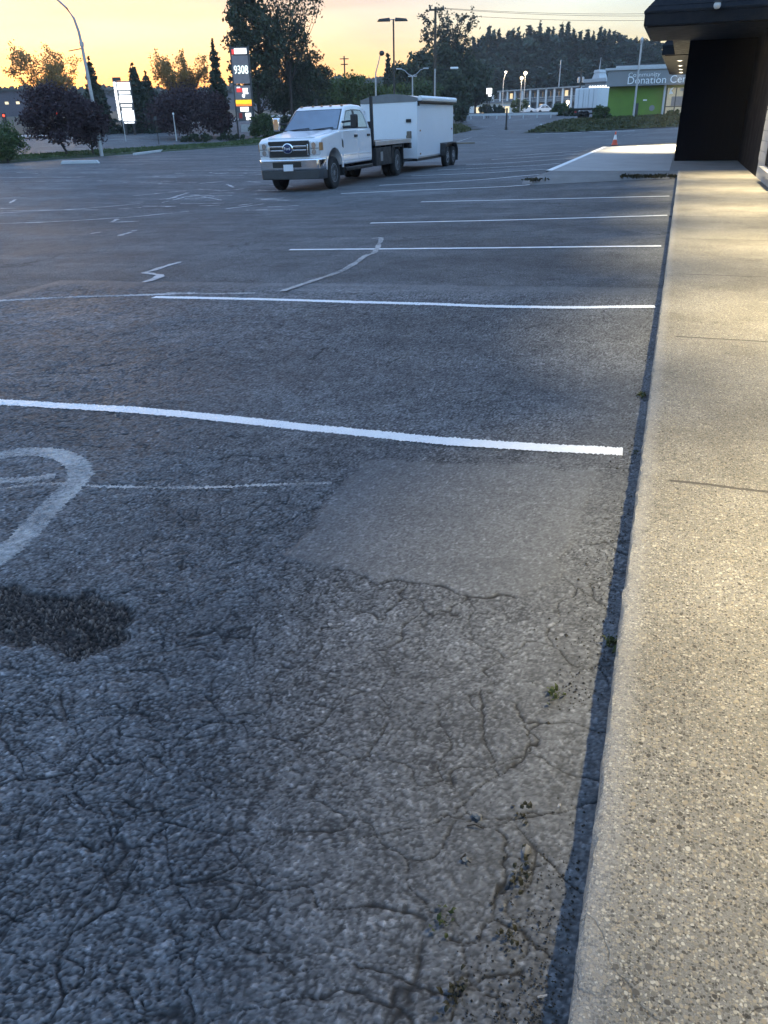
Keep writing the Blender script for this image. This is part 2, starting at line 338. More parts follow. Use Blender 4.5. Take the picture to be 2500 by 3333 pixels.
# ------------------------------------------------------------------ mesh builder and object helpers
class MB:
    def __init__(s): s.v = []; s.f = []
    def add(s, vs, fs):
        n = len(s.v); s.v += [tuple(map(float, p)) for p in vs]; s.f += [tuple(i+n for i in f) for f in fs]; return s
    def box(s, x0, x1, y0, y1, z0, z1):
        return s.add([(x0,y0,z0),(x1,y0,z0),(x1,y1,z0),(x0,y1,z0),(x0,y0,z1),(x1,y0,z1),(x1,y1,z1),(x0,y1,z1)],
                     [(0,3,2,1),(4,5,6,7),(0,1,5,4),(1,2,6,5),(2,3,7,6),(3,0,4,7)])
    def rings(s, rs, close=True, cap=True):
        n = len(rs[0]); vs = [p for r in rs for p in r]; fs = []
        for i in range(len(rs)-1):
            for j in range(n if close else n-1):
                k = (j+1) % n; fs.append((i*n+j, i*n+k, (i+1)*n+k, (i+1)*n+j))
        if cap: fs += [tuple(range(n-1, -1, -1)), tuple(range((len(rs)-1)*n, len(rs)*n))]
        return s.add(vs, fs)
    def tube(s, pts, r, seg=8):
        pts = [Vector(p) for p in pts]; rs = r if isinstance(r, (list, tuple)) else [r]*len(pts); rings = []
        for i, p in enumerate(pts):
            d = (pts[min(i+1, len(pts)-1)]-pts[max(i-1, 0)]).normalized()
            a = d.orthogonal() if abs(d.z) > .9 else d.cross(Vector((0, 0, 1)))
            if abs(d.z) > .9: a = Vector((1, 0, 0)) - d*d.x
            a.normalize(); b = d.cross(a)
            rings.append([p + (a*math.cos(2*math.pi*k/seg)+b*math.sin(2*math.pi*k/seg))*rs[i] for k in range(seg)])
        return s.rings(rings)
    def lathe(s, prof, axis='z', c=(0, 0, 0), seg=20):
        """prof: (radius, height) pairs"""
        rings = []
        for r, h in prof:
            ring = []
            for k in range(seg):
                a = 2*math.pi*k/seg; u, w = r*math.cos(a), r*math.sin(a)
                ring.append((c[0]+u, c[1]+w, c[2]+h) if axis == 'z' else (c[0]+h, c[1]+u, c[2]+w) if axis == 'x' else (c[0]+w, c[1]+h, c[2]+u))
            rings.append(ring)
        return s.rings(rings)
    def prism_x(s, poly, hw, hwf=None):
        """(y, z) outline closed by two side faces at +-hw (hwf: half width by z)"""
        h = hwf or (lambda z: hw); n = len(poly)
        vs = [(-h(z), y, z) for y, z in poly]+[(h(z), y, z) for y, z in poly]
        fs = [tuple(range(n)), tuple(range(2*n-1, n-1, -1))]+[(i, n+i, n+(i+1) % n, (i+1) % n) for i in range(n)]
        return s.add(vs, fs)
    def slab_x(s, poly, x0, x1):
        n = len(poly); vs = [(x0, y, z) for y, z in poly]+[(x1, y, z) for y, z in poly]
        return s.add(vs, [tuple(range(n)), tuple(range(2*n-1, n-1, -1))]+[(i, n+i, n+(i+1) % n, (i+1) % n) for i in range(n)])
    def slab_y(s, poly, y0, y1):
        n = len(poly); vs = [(x, y0, z) for x, z in poly]+[(x, y1, z) for x, z in poly]
        return s.add(vs, [tuple(range(n)), tuple(range(2*n-1, n-1, -1))]+[(i, n+i, n+(i+1) % n, (i+1) % n) for i in range(n)])
    def rock(s, c, r, rng, flat=.7):
        bm = bmesh.new(); bmesh.ops.create_icosphere(bm, subdivisions=2, radius=1)
        k = [rng.uniform(-1, 1) for _ in range(9)]
        vs = []
        for v in bm.verts:
            p = v.co; d = 1+.28*math.sin(3*p.x+k[0]*5)*math.cos(2.5*p.y+k[1]*5)+.2*math.sin(5*p.z+4*p.x+k[2]*6)
            vs.append((c[0]+p.x*r*d*(1+.3*k[3]), c[1]+p.y*r*d*(1+.3*k[4]), c[2]+p.z*r*d*flat))
        fs = [tuple(v.index for v in f.verts) for f in bm.faces]; bm.free()
        return s.add(vs, fs)
    def build(s, name, mat, parent=None, bevel=0, smooth=False, seg=2, fix=True):
        me = bpy.data.meshes.new(name); me.from_pydata(s.v, [], s.f)
        if fix:
            bm = bmesh.new(); bm.from_mesh(me); bmesh.ops.recalc_face_normals(bm, faces=bm.faces); bm.to_mesh(me); bm.free()
        me.materials.append(MAT[mat])
        if smooth or bevel:
            me.polygons.foreach_set('use_smooth', [True]*len(me.polygons)); me.set_sharp_from_angle(angle=R(38))
        o = bpy.data.objects.new(name, me); COL.objects.link(o)
        if parent is not None: o.parent = parent
        if bevel:
            b = o.modifiers.new('bevel', 'BEVEL'); b.width = bevel; b.segments = seg; b.limit_method = 'ANGLE'; b.angle_limit = R(32); b.harden_normals = False
        me.update(); return o
def tag(o, label=None, cat=None, group=None, kind=None):
    if label: o['label'] = label
    if cat: o['category'] = cat
    if group: o['group'] = group
    if kind: o['kind'] = kind
    return o
def empty(name, loc, rz=0.0, label=None, cat=None, group=None):
    o = bpy.data.objects.new(name, None); COL.objects.link(o); o.location = loc; o.rotation_euler = (0, 0, rz); o.empty_display_size = .2
    return tag(o, label, cat, group)
def copy_tree(o, parent=None):
    c = o.copy(); COL.objects.link(c)
    if parent is not None: c.parent = parent
    for ch in [x for x in bpy.data.objects if x.parent == o]: copy_tree(ch, c)
    return c
def struct(o): o['kind'] = 'structure'; return o
def text_mb(body, size, depth, mat, name, parent, loc, rot, spacing=1.0, align='LEFT', width=None):
    cu = bpy.data.curves.new('letters', 'FONT'); cu.body = body; cu.size = size; cu.extrude = depth; cu.align_x = align; cu.space_character = spacing; cu.resolution_u = 3
    t = bpy.data.objects.new('letters', cu); COL.objects.link(t)
    dg = bpy.context.evaluated_depsgraph_get(); me = bpy.data.meshes.new_from_object(t.evaluated_get(dg)); bpy.data.objects.remove(t)
    me.materials.clear(); me.materials.append(MAT[mat])
    o = bpy.data.objects.new(name, me); COL.objects.link(o); o.parent = parent; o.location = loc; o.rotation_euler = rot
    if width and me.vertices:
        xs = [v.co.x for v in me.vertices]; k = width/(max(xs)-min(xs)); o.scale = (k, 1, 1)
    return o

# ------------------------------------------------------------------ foliage
def leaves(name, pts, size, mat, parent, rng, aspect=1.8, up=0.0):
    pts = np.asarray(pts, float); n = len(pts)
    a = rng.normal(size=(n, 3)); a /= np.linalg.norm(a, axis=1)[:, None]
    b = rng.normal(size=(n, 3)); b[:, 2] += up; b -= (b*a).sum(1)[:, None]*a; b /= np.linalg.norm(b, axis=1)[:, None]
    s = (size*rng.uniform(.6, 1.4, n))[:, None]
    v = np.stack([pts-a*s*aspect*.5, pts-b*s*.5, pts+a*s*aspect*.5, pts+b*s*.5], 1).reshape(-1, 3)
    me = bpy.data.meshes.new(name); me.vertices.add(4*n); me.vertices.foreach_set('co', v.ravel())
    me.loops.add(4*n); me.loops.foreach_set('vertex_index', np.arange(4*n))
    me.polygons.add(n); me.polygons.foreach_set('loop_start', np.arange(0, 4*n, 4))
    me.update(calc_edges=True); me.materials.append(MAT[mat])
    o = bpy.data.objects.new(name, me); COL.objects.link(o); o.parent = parent; return o
def limb(mb, p, d, length, r, rng, depth, tips, bend=.25):
    pts = [Vector(p)]; d = Vector(d).normalized(); n = 4
    for i in range(n):
        d = (d + Vector(rng.normal(size=3)*bend*.5) + Vector((0, 0, .05))).normalized(); pts.append(pts[-1]+d*length/n)
    mb.tube(pts, [r*(1-.6*i/n) for i in range(n+1)], 6 if depth > 1 else 4)
    tips.extend([tuple(q) for q in pts[2:]])
    if depth > 0:
        for k in range(3):
            nd = (d*.9 + Vector(rng.normal(size=3))*.55).normalized()
            limb(mb, pts[2+(k % 3)], nd, length*.62, r*.45, rng, depth-1, tips, bend)
def broad_tree(name, loc, h, w, trunk_h, n, leaf, mat, label, seed, cat='tree', group=None, clumps=40, depth_=None, trunk_r=None, gap=.45, lean=(0, 0), flat_top=1.0, twigs=True, low=.5):
    """tapered trunk with limbs; crown of many leaf-sized faces gathered in clumps through an uneven ellipsoid"""
    rng = np.random.default_rng(seed); root = empty(name, loc, 0, label, cat, group)
    mb = MB(); tips = []; tr = trunk_r or h*.016+.03; lx, ly = lean
    top = trunk_h + (h-trunk_h)*.55
    mb.tube([(0, 0, -.1), (lx*.3, ly*.3, trunk_h*.5), (lx, ly, trunk_h), (lx*1.3, ly*1.2, top)], [tr*1.25, tr, tr*.85, tr*.3], 8)
    for k in range(9 if twigs else 6):
        a = rng.uniform(0, 6.28); t = rng.uniform(.75, 1.1); z = trunk_h*t + (top-trunk_h)*max(0, (t-.8))*1.5
        limb(mb, (lx, ly, min(z, top)), (math.cos(a)*.8, math.sin(a)*.8, rng.uniform(.5, 1.1)), min((h-trunk_h)*rng.uniform(.3, .5), w*rng.uniform(.25, .36)), tr*.42, rng, 2 if twigs else 1, tips)
    mb.build('trunk', 'bark', root, smooth=True, fix=False)
    ch = h-trunk_h*.85; cz = trunk_h*.85+ch*low
    pts = []
    per = max(6, n//clumps)
    for c in range(clumps):
        u = rng.normal(size=3); u /= np.linalg.norm(u); rr = rng.uniform(.25, 1)**.5*rng.uniform(.78, 1.04)
        zz = u[2]*rr; k = 1-.25*max(0, zz)
        cc = np.array([u[0]*rr*w*.5*k+lx*1.2, u[1]*rr*(depth_ or w)*.5*k+ly*1.2, cz+zz*ch*(.5 if zz < 0 else .5*flat_top*(1-low)/.5)])
        cr = rng.uniform(.6, 1.3)*w*gap*.32
        q = rng.normal(size=(per, 3)); q /= np.linalg.norm(q, axis=1)[:, None]; q *= (rng.uniform(0, 1, per)**.45)[:, None]*cr; q[:, 2] *= .75
        pts.append(cc+q)
    pts = np.concatenate(pts); pts = pts[pts[:, 2] > trunk_h*.6]
    leaves('crown', pts, leaf, mat, root, rng)
    return root
def sparse_tree(name, loc, h, w, trunk_h, n, leaf, mat, label, seed, cat='tree', group=None, spread=.55):
    """thin, airy tree: leaves sit along visible rising branches, sky shows through"""
    rng = np.random.default_rng(seed); root = empty(name, loc, 0, label, cat, group); mb = MB(); tr = .02*h*.6
    mb.tube([(0, 0, -.1), (0, 0, trunk_h), (.1, .05, h*.6)], [tr, tr*.8, tr*.35], 7); pts = []
    for k in range(26):
        a = rng.uniform(0, 6.28); z0 = trunk_h*rng.uniform(.8, 1.2); z1 = h*rng.uniform(.62, 1.0); rad = w*.5*math.sqrt(rng.uniform(.05, 1))*min(1, 1.5-1.0*(z1/h-.5))
        P = [Vector((0, 0, z0)), Vector((math.cos(a)*rad*.45, math.sin(a)*rad*.45, z0+(z1-z0)*.4)), Vector((math.cos(a)*rad*.85, math.sin(a)*rad*.85, z0+(z1-z0)*.75)), Vector((math.cos(a)*rad, math.sin(a)*rad, z1))]
        mb.tube(P, [tr*.4, tr*.28, tr*.16, tr*.05], 4)
        for j in range(7):
            t = rng.uniform(.25, 1)*2.999; i = int(t); q = P[i].lerp(P[i+1], t-i)
            d = Vector((rng.normal(), rng.normal(), rng.uniform(.3, 1.6))).normalized(); L = w*rng.uniform(.08, .2)
            mb.tube([q, q+d*L*.5, q+d*L], [tr*.1, tr*.07, tr*.03], 3)
            m = max(3, n//182); s = rng.uniform(0, 1.15, m)[:, None]
            pts.append(np.array(q)[None]+np.array(d)[None]*L*s+rng.normal(size=(m, 3))*w*.022*spread/.55)
    mb.build('trunk', 'bark', root, fix=False); leaves('crown', np.concatenate(pts), leaf, mat, root, rng)
    return root
def conifer_pts(h, w, n, rng, bare=.04, ragged=.35):
    t = 1-np.sqrt(rng.uniform(0, 1, n)*(1-bare)); t = bare+(1-bare)*np.clip(t, 0, .995)
    nw = int(h*1.3)+4; t = np.where(rng.uniform(size=n) < .75, (np.round(t*nw)+rng.normal(size=n)*.14)/nw, t); t = np.clip(t, bare, .995)
    lev = np.floor(t*nw).astype(int); jr = rng.uniform(1-ragged, 1+ragged*.5, nw+3)
    nb = 9; br = rng.integers(0, nb, n); jb = rng.uniform(1-ragged, 1.1, (nw+3, nb))
    ang = br*6.283/nb + lev*1.7 + rng.normal(size=n)*.16
    r = w*.5*(1-t)**.85*jr[lev]*jb[lev, br]*np.sqrt(rng.uniform(.02, 1, n))
    z = t*h - r*.28 + rng.normal(size=n)*.03*h/8
    return np.stack([r*np.cos(ang), r*np.sin(ang), np.maximum(z, .05)], 1)
def conifer(name, loc, h, w, n, leaf, mat, label, seed, group=None, bare=.06, ragged=.35):
    rng = np.random.default_rng(seed); root = empty(name, loc, rng.uniform(0, 6), label, 'tree', group)
    MB().tube([(0, 0, -.2), (0, 0, h*.5), (.02*h*rng.normal()*.3, 0, h*.99)], [.012*h+.05, .008*h+.02, .01], 6).build('trunk', 'bark', root, fix=False)
    leaves('crown', conifer_pts(h, w, n, rng, bare, ragged), leaf, mat, root, rng, 2.4); return root
def shrub(name, loc, w, d, h, n, leaf, mat, label, seed, cat='shrub', group=None, rz=0):
    rng = np.random.default_rng(seed); root = empty(name, loc, rz, label, cat, group)
    mb = MB()
    for k in range(7):
        a = rng.uniform(0, 6.28); mb.tube([(rng.normal()*w*.1, 0, -.05), (math.cos(a)*w*.2, math.sin(a)*d*.2, h*.45), (math.cos(a)*w*.36, math.sin(a)*d*.36, h*.85)], [.03, .02, .006], 4)
    mb.build('stem', 'bark', root, fix=False)
    c = max(10, n//60); cs = rng.uniform(-1, 1, (c, 3)); cs[:, 2] = rng.uniform(.15, 1, c)
    k = np.sqrt(np.maximum(.1, 1-(cs[:, 2]-.3)**2*1.2)); P = []
    for i in range(c):
        cc = np.array([cs[i, 0]*w*.42*k[i], cs[i, 1]*d*.42*k[i], cs[i, 2]*h*.86])
        q = rng.normal(size=(60, 3)); q /= np.linalg.norm(q, axis=1)[:, None]; q *= (rng.uniform(0, 1, 60)**.5)[:, None]*min(w, d, h*1.3)*.2; P.append(cc+q)
    P = np.concatenate(P); P[:, 2] = np.maximum(P[:, 2], .03)
    leaves('foliage', P, leaf, mat, root, rng); return root

# ------------------------------------------------------------------ the setting: ground, lot, street, sidewalk
def sheet(name, xs, ys, zf, mat, mask=None):
    xs, ys = list(xs), list(ys); nx = len(xs)
    mb = MB(); mb.v = [(x, y, zf(x, y)) for y in ys for x in xs]
    mb.f = [(j*nx+i, j*nx+i+1, (j+1)*nx+i+1, (j+1)*nx+i) for j in range(len(ys)-1) for i in range(nx-1) if mask is None or mask((xs[i]+xs[i+1])/2, (ys[j]+ys[j+1])/2)]
    return struct(mb.build(name, mat, smooth=True, fix=False))
def arange(a, b, s): return [a+s*i for i in range(int(round((b-a)/s))+1)]
xs = [-700, -500, -380]+arange(-300, -60, 12)+arange(-54, 60, 3)+[75, 100, 150, 220, 320, 500]
ys = [-200, -80, -40, -20, 0]+arange(6, 150, 3)+arange(156, 360, 8)+[400, 470, 560, 700]
sheet('ground', xs, ys, lambda x, y: T(x, y)-.07, 'earth')
sheet('parking_lot', arange(-35, -10, 1)+arange(-9.5, 0, .5)+[2, 4, 6, 9, 12], [-6, -3, -.75]+arange(0, 7, 1)+[7.3]+arange(8, 86, 1), lambda x, y: T(x, y)-.002*(x > -8)*(y < 8), 'asphalt',
      lambda x, y: not (x > 0 and y < 22) and not (x < -22 and y > 78) and not (-6.4 < x < 0 and -.9 < y < 7.2))
# near field of the lot: stones, cracks, the smooth patch and the pothole are modelled as relief
def hsh(ix, iy, k):
    v = np.sin(ix*127.1+iy*311.7+k*74.7)*43758.5453; return v-np.floor(v)
def worley(x, y, s):
    """nearest random stone centre: distance (in cells) and the stone's own random number"""
    gx, gy = x*s, y*s; ix, iy = np.floor(gx), np.floor(gy); best = np.full(x.shape, 9.); rid = np.zeros(x.shape)
    for dx in (-1, 0, 1):
        for dy in (-1, 0, 1):
            cx_, cy_ = ix+dx, iy+dy; d = (cx_+hsh(cx_, cy_, 1)-gx)**2+(cy_+hsh(cx_, cy_, 2)-gy)**2
            m = d < best; best = np.where(m, d, best); rid = np.where(m, hsh(cx_, cy_, 3), rid)
    return np.sqrt(best), rid
def web(x, y, s):
    gx, gy = x*s, y*s; ix, iy = np.floor(gx), np.floor(gy); b1 = np.full(x.shape, 9.); b2 = np.full(x.shape, 9.)
    for dx in (-1, 0, 1):
        for dy in (-1, 0, 1):
            cx_, cy_ = ix+dx, iy+dy; d = np.hypot(cx_+hsh(cx_, cy_, 13)-gx, cy_+hsh(cx_, cy_, 14)-gy); b2 = np.minimum(b2, np.maximum(d, b1)); b1 = np.minimum(b1, d)
    return (b2-b1)/(2*s)
def vnoise(x, y, s, k=0):
    gx, gy = x*s, y*s; ix, iy = np.floor(gx), np.floor(gy); fx, fy = gx-ix, gy-iy; fx = fx*fx*(3-2*fx); fy = fy*fy*(3-2*fy)
    a, b, c, d = (hsh(ix+i, iy+j, k+5) for j in (0, 1) for i in (0, 1))
    return (a*(1-fx)+b*fx)*(1-fy)+(c*(1-fx)+d*fx)*fy
def gpoly(pts): return np.array([hit(*p)[:2] for p in pts])
def inside(x, y, poly, soft):
    """about 1 inside the outline, 0 outside, ramped over `soft` metres"""
    w = np.zeros(x.shape, bool); dm = np.full(x.shape, 9.)
    for (x0, y0), (x1, y1) in zip(poly, np.roll(poly, -1, 0)):
        c = (y0 > y) != (y1 > y); xi = (x1-x0)*(y-y0)/((y1-y0) if y1 != y0 else 1e-9)+x0; w ^= c & (x < xi); dm = np.minimum(dm, segd(x, y, x0, y0, x1, y1))
    return np.clip(.5+np.where(w, dm, -dm)/soft, 0, 1)
def segd(x, y, x0, y0, x1, y1):
    dx, dy = x1-x0, y1-y0; t = np.clip(((x-x0)*dx+(y-y0)*dy)/(dx*dx+dy*dy+1e-12), 0, 1); return np.hypot(x-x0-t*dx, y-y0-t*dy)
PATCH = gpoly([(1185, 1497), (1400, 1500), (1700, 1512), (1945, 1535), (1885, 1700), (1800, 1880), (1690, 1952), (1400, 1908), (1090, 1855), (935, 1800), (1010, 1715)])
HOLE = gpoly([(-260, 1860), (-80, 1885), (40, 1900), (130, 1915), (235, 1925), (335, 1935), (405, 1958), (418, 2035), (392, 2078), (330, 2098), (250, 2128), (150, 2122), (60, 2085), (-60, 2070), (-260, 2040)])
CRACKS = [[(0, 2316), (120, 2310), (250, 2309), (350, 2300), (480, 2280)], [(-80, 2590), (0, 2565), (110, 2540), (226, 2516), (294, 2452), (330, 2400), (400, 2340), (450, 2260)], [(234, 2520), (240, 2602), (346, 2584), (420, 2592), (482, 2603)], [(316, 2452), (422, 2475), (467, 2505), (414, 2565)],
          [(-60, 2900), (0, 2866), (98, 2791), (150, 2735), (260, 2725), (340, 2735)], [(-40, 3040), (45, 2987), (150, 2934), (234, 2889), (286, 2829), (331, 2776), (392, 2693), (470, 2640)], [(83, 3010), (0, 2972), (-60, 2985)], [(120, 3333), (158, 3205), (181, 3092), (264, 2994), (377, 2957), (437, 2851), (452, 2761)],
          [(520, 3270), (625, 3180), (648, 3070), (720, 3000), (760, 2900)], [(75, 2150), (203, 2188), (324, 2173), (482, 2181), (540, 2200)], [(1180, 2720), (1318, 2678), (1386, 2655), (1453, 2640), (1506, 2618), (1560, 2560), (1627, 2527), (1657, 2482), (1702, 2452), (1762, 2407)], [(1470, 2640), (1530, 2655), (1600, 2640), (1700, 2660), (1800, 2640)],
          [(1476, 3025), (1574, 3047), (1627, 2972), (1642, 2889), (1700, 2840), (1780, 2800)], [(1491, 3100), (1495, 3180), (1491, 3290)], [(1180, 3150), (1280, 3168), (1400, 3190), (1499, 3194), (1627, 3187), (1700, 3150)], [(1627, 2972), (1700, 3030), (1750, 3110), (1780, 3120)], [(1640, 2690), (1650, 2800), (1642, 2889)],
          [(588, 1516), (680, 1495), (753, 1479), (866, 1490), (980, 1483)], [(1050, 1850), (1150, 1868), (1250, 1889), (1363, 1901), (1450, 1912), (1536, 1931), (1672, 1950)], [(60, 1220), (143, 1213), (300, 1212), (437, 1206), (560, 1165), (663, 1130), (760, 1110)], [(1025, 1206), (1120, 1207), (1206, 1198), (1300, 1160)],
          [(270, 1925), (360, 1935), (450, 1905), (560, 1930)], [(600, 2330), (700, 2350), (800, 2330), (900, 2350)], [(-40, 1400), (60, 1385), (170, 1390), (300, 1420)], [(700, 2980), (780, 3060), (900, 3090), (1000, 3180)], [(1560, 2250), (1600, 2330), (1580, 2420), (1627, 2527)], [(1700, 2280), (1720, 2360), (1762, 2407)]]
CRK = [(gpoly(c), .0025 if i not in (17, 18, 19, 20) else .005) for i, c in enumerate(CRACKS)]
def relief(x, y, full=False):
    wx = x+(vnoise(x, y, 14)-.5)*.05+(vnoise(x, y, 55, 3)-.5)*.014; wy = y+(vnoise(x, y, 14, 7)-.5)*.05+(vnoise(x, y, 55, 9)-.5)*.014
    d1, r1 = worley(wx*.55+x*.45, wy*.55+y*.45, 92); d2, r2 = worley(wx*.3+x*.7, wy*.3+y*.7, 190)
    s1 = np.clip(1-(d1/.62)**2, 0, 1)*(.25+.75*r1); s2 = np.clip(1-(d2/.7)**2, 0, 1)*(.3+.7*r2)
    rel = np.clip(.62*s1+.38*s2+.25*(vnoise(x, y, 26, 11)-.5), 0, 1)
    pt = inside(wx, wy, PATCH, .03); ho = inside(x+(wx-x)*1.6, y+(wy-y)*1.6, HOLE, .035)
    gu = np.clip((wx+.75)/.6, 0, 1)*np.clip(1.3-vnoise(x, y, 5, 21), 0, 1)
    ck = np.zeros(x.shape)
    for poly, w in CRK:
        bx0, by0 = poly.min(0)-.08; bx1, by1 = poly.max(0)+.08; m = (x > bx0) & (x < bx1) & (y > by0) & (y < by1)
        if not m.any(): continue
        xx, yy_ = wx[m], wy[m]; d = np.full(xx.shape, 9.)
        for (x0, y0), (x1, y1) in zip(poly, poly[1:]): d = np.minimum(d, segd(xx, yy_, x0, y0, x1, y1))
        ww = w*(.5+1.1*vnoise(xx, yy_, 9, 31)); ck[m] = np.maximum(ck[m], np.clip(1.35-d/ww, 0, 1))
    cx2 = x+(vnoise(x, y, 3, 51)-.5)*.25+(vnoise(x, y, 13, 52)-.5)*.10+(wx-x)*.5; cy2 = y+(vnoise(x, y, 3, 53)-.5)*.25+(vnoise(x, y, 13, 54)-.5)*.10+(wy-y)*.5
    for sc, wd, lo, kk in ((3.6, .0024, .46, 61), (7.5, .0017, .55, 62)):
        mk = np.clip((vnoise(x, y, .8, kk)*.7+vnoise(x, y, 2.3, kk+3)*.3+np.clip(-x*.05, 0, .15)-lo)/.12, 0, 1)
        ck = np.maximum(ck, np.clip(1.3-web(cx2, cy2, sc)/wd, 0, 1)*mk*(1-pt)*.9)
    und = (vnoise(x, y, 2.2, 41)-.5)*.010+(vnoise(x, y, 7, 43)-.5)*.004
    h = (rel-.85)*.0070*(1-.5*pt)*(1-.45*gu)+und*(1-.5*pt)+.0015*pt-ck*.005-ho*(.013-.011*s1*(.3+r1))
    f = np.clip((x+6.5)/.3, 0, 1)*np.clip((7.4-y)/.6, 0, 1); f = f*np.clip((.02-x)/.02+1, 0, 1)
    h = h*f-.002
    return (h, rel*f+.48*(1-f), ck*f, pt, ho, gu, np.where(s1 > s2, r1, r2)*f+.5*(1-f)) if full else h
gy = [-.7]
while gy[-1] < 7.4: gy.append(gy[-1]+.0036*max(1, math.hypot(max(.3, gy[-1]), 1.3)/1.7)**1.25)
gy[-1] = 7.4; gx = np.concatenate([np.arange(-6.5, -4.0, .011), np.arange(-4.0, -2.2, .0075), np.arange(-2.2, .0201, .0044)])
X, Y = np.meshgrid(gx, np.array(gy)); hh, rl, ck_, pt_, ho_, gu_, tn_ = relief(X.ravel(), Y.ravel(), True)
Zb = np.where(X < 0, .03*X, 0).ravel()
nxx, nyy = len(gx), len(gy); me = bpy.data.meshes.new('parking_lot'); nv = nxx*nyy
me.vertices.add(nv); me.vertices.foreach_set('co', np.stack([X.ravel(), Y.ravel(), Zb+hh], 1).ravel())
i_ = np.arange(nv).reshape(nyy, nxx); q = np.stack([i_[:-1, :-1], i_[:-1, 1:], i_[1:, 1:], i_[1:, :-1]], -1).reshape(-1, 4)
me.loops.add(q.size); me.loops.foreach_set('vertex_index', q.ravel()); me.polygons.add(len(q)); me.polygons.foreach_set('loop_start', np.arange(0, q.size, 4)); me.polygons.foreach_set('use_smooth', np.ones(len(q), bool))
me.update(calc_edges=True)
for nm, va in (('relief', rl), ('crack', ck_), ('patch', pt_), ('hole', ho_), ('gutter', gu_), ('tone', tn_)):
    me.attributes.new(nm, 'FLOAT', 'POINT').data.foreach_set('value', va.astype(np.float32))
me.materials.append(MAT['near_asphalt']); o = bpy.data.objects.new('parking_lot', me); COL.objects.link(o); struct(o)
sheet('access_road', arange(-54, 8, 2), arange(86, 204, 2), lambda x, y: T(x, y)+.004, 'street_asphalt', lambda x, y: (-20-.32*(y-86)) < x < (-9+.10*(y-86)) )
sheet('street', arange(-58, -38.5, 1.5), arange(4, 196, 3), lambda x, y: T(x, y)+.004, 'street_asphalt')
sheet('far_pavement', arange(-62, -58.4, 1.2), arange(4, 196, 3), lambda x, y: T(x, y)+.11, 'slab_concrete')
rng = random.Random(4)
vg = MB(); ys_ = arange(4, 90, .5)
for i, y in enumerate(ys_):
    w = 3.2+.25*math.sin(y*.4)
    vg.v += [(-35.0, y, T(-35, y)-.02), (-35.05, y, T(-35, y)+.09), (-35.2, y, T(-35, y)+.11), (-36.8, y, T(-36.8, y)+.15+.03*math.sin(y)), (-38.2, y, T(-38.2, y)+.10), (-38.45, y, T(-38.4, y)-.02)]
for i in range(len(ys_)-1):
    for k in range(5): vg.f.append((i*6+k, i*6+k+1, i*6+k+7, i*6+k+6))
struct(vg.build('grass_verge', 'grass_ground', fix=False, smooth=True))
nr = np.random.default_rng(5)
P = np.stack([nr.uniform(-38.2, -35.1, 9000), nr.uniform(28, 80, 9000), np.zeros(9000)], 1)
for p in P: p[2] = T(p[0], p[1])+.13
gr = leaves('grass', P, .10, 'leaf_green', None, nr, 2.5, 2.0); tag(gr, 'low green grass along the verge between lot and street', 'grass', kind='stuff')
# bank of rough grass at the far end of the lot
bk = MB(); cols = [(-13.5, 0), (-12, .35), (-9, .55), (-5, .6), (0, .6), (8, .6)]
def bank_z(x, y): return T(x, y)+.05+.55*sm(79, 83, y)*sm(-14, -11, x)
sheet('grass_bank', arange(-14, 12, 1), arange(79, 97, .75), bank_z, 'grass_ground')
P = np.stack([nr.uniform(-13.5, 5, 6000), nr.uniform(79.2, 90, 6000), np.zeros(6000)], 1)
for p in P: p[2] = bank_z(p[0], p[1])+.08
tag(leaves('rough_grass', P, .2, 'bank_weed', None, nr, 2.2, 1.5), 'rough grass on the bank at the far end of the lot', 'grass', kind='stuff')
P = np.stack([nr.uniform(-26, -19.5, 3500), nr.uniform(79, 100, 3500), np.zeros(3500)], 1)
P = P[P[:, 0] < -20.5-.32*np.maximum(0, P[:, 1]-86)]
for p in P: p[2] = T(p[0], p[1])+.06
tag(leaves('rough_grass', P, .22, 'bank_weed', None, nr, 2.2, 1.5), 'rough grass left of the access road behind the trailer', 'grass', kind='stuff')

# sidewalk with a chipped kerb edge
nr = np.random.default_rng(11)
yy = arange(-5, .4, .2)[:-1]+arange(.4, 6, .014)[:-1]+arange(6, 12, .05)[:-1]+arange(12, 22, .2)
ny = len(yy)
def wn(n, k):
    a = nr.normal(size=n+k); return np.convolve(a, np.hanning(k+2)[1:-1], 'same')[:n]/math.sqrt(k*.375)
prof = [(.008, -.04), (.004, .03), (.002, .08), (.003, .107), (.009, .117), (.022, .1198), (.06, .12), (.12, .12), (.3, .12), (.8, .12), (1.75, .12)]
amp = [.001, .0013, .0016, .0024, .003, .003, .002, 0, 0, 0, 0]
ez = [0, .001, .002, .004, .0035, .0015, .0008, 0, 0, 0, 0]
sw = MB(); base = wn(ny, 9)*.5+wn(ny, 41)*.5
jit = [(base*.25+wn(ny, 4)*.6)*a for a in amp]; jz = [-np.abs(wn(ny, 4))*e for e in ez]
for i, y in enumerate(yy):
    for k, (x, z) in enumerate(prof): sw.v.append((x+jit[k][i], y, z+jz[k][i]))
K = len(prof)
for i in range(ny-1):
    for k in range(K-1): sw.f.append((i*K+k, i*K+k+1, (i+1)*K+k+1, (i+1)*K+k))
struct(sw.build('sidewalk', 'sidewalk_concrete', fix=False, smooth=True))
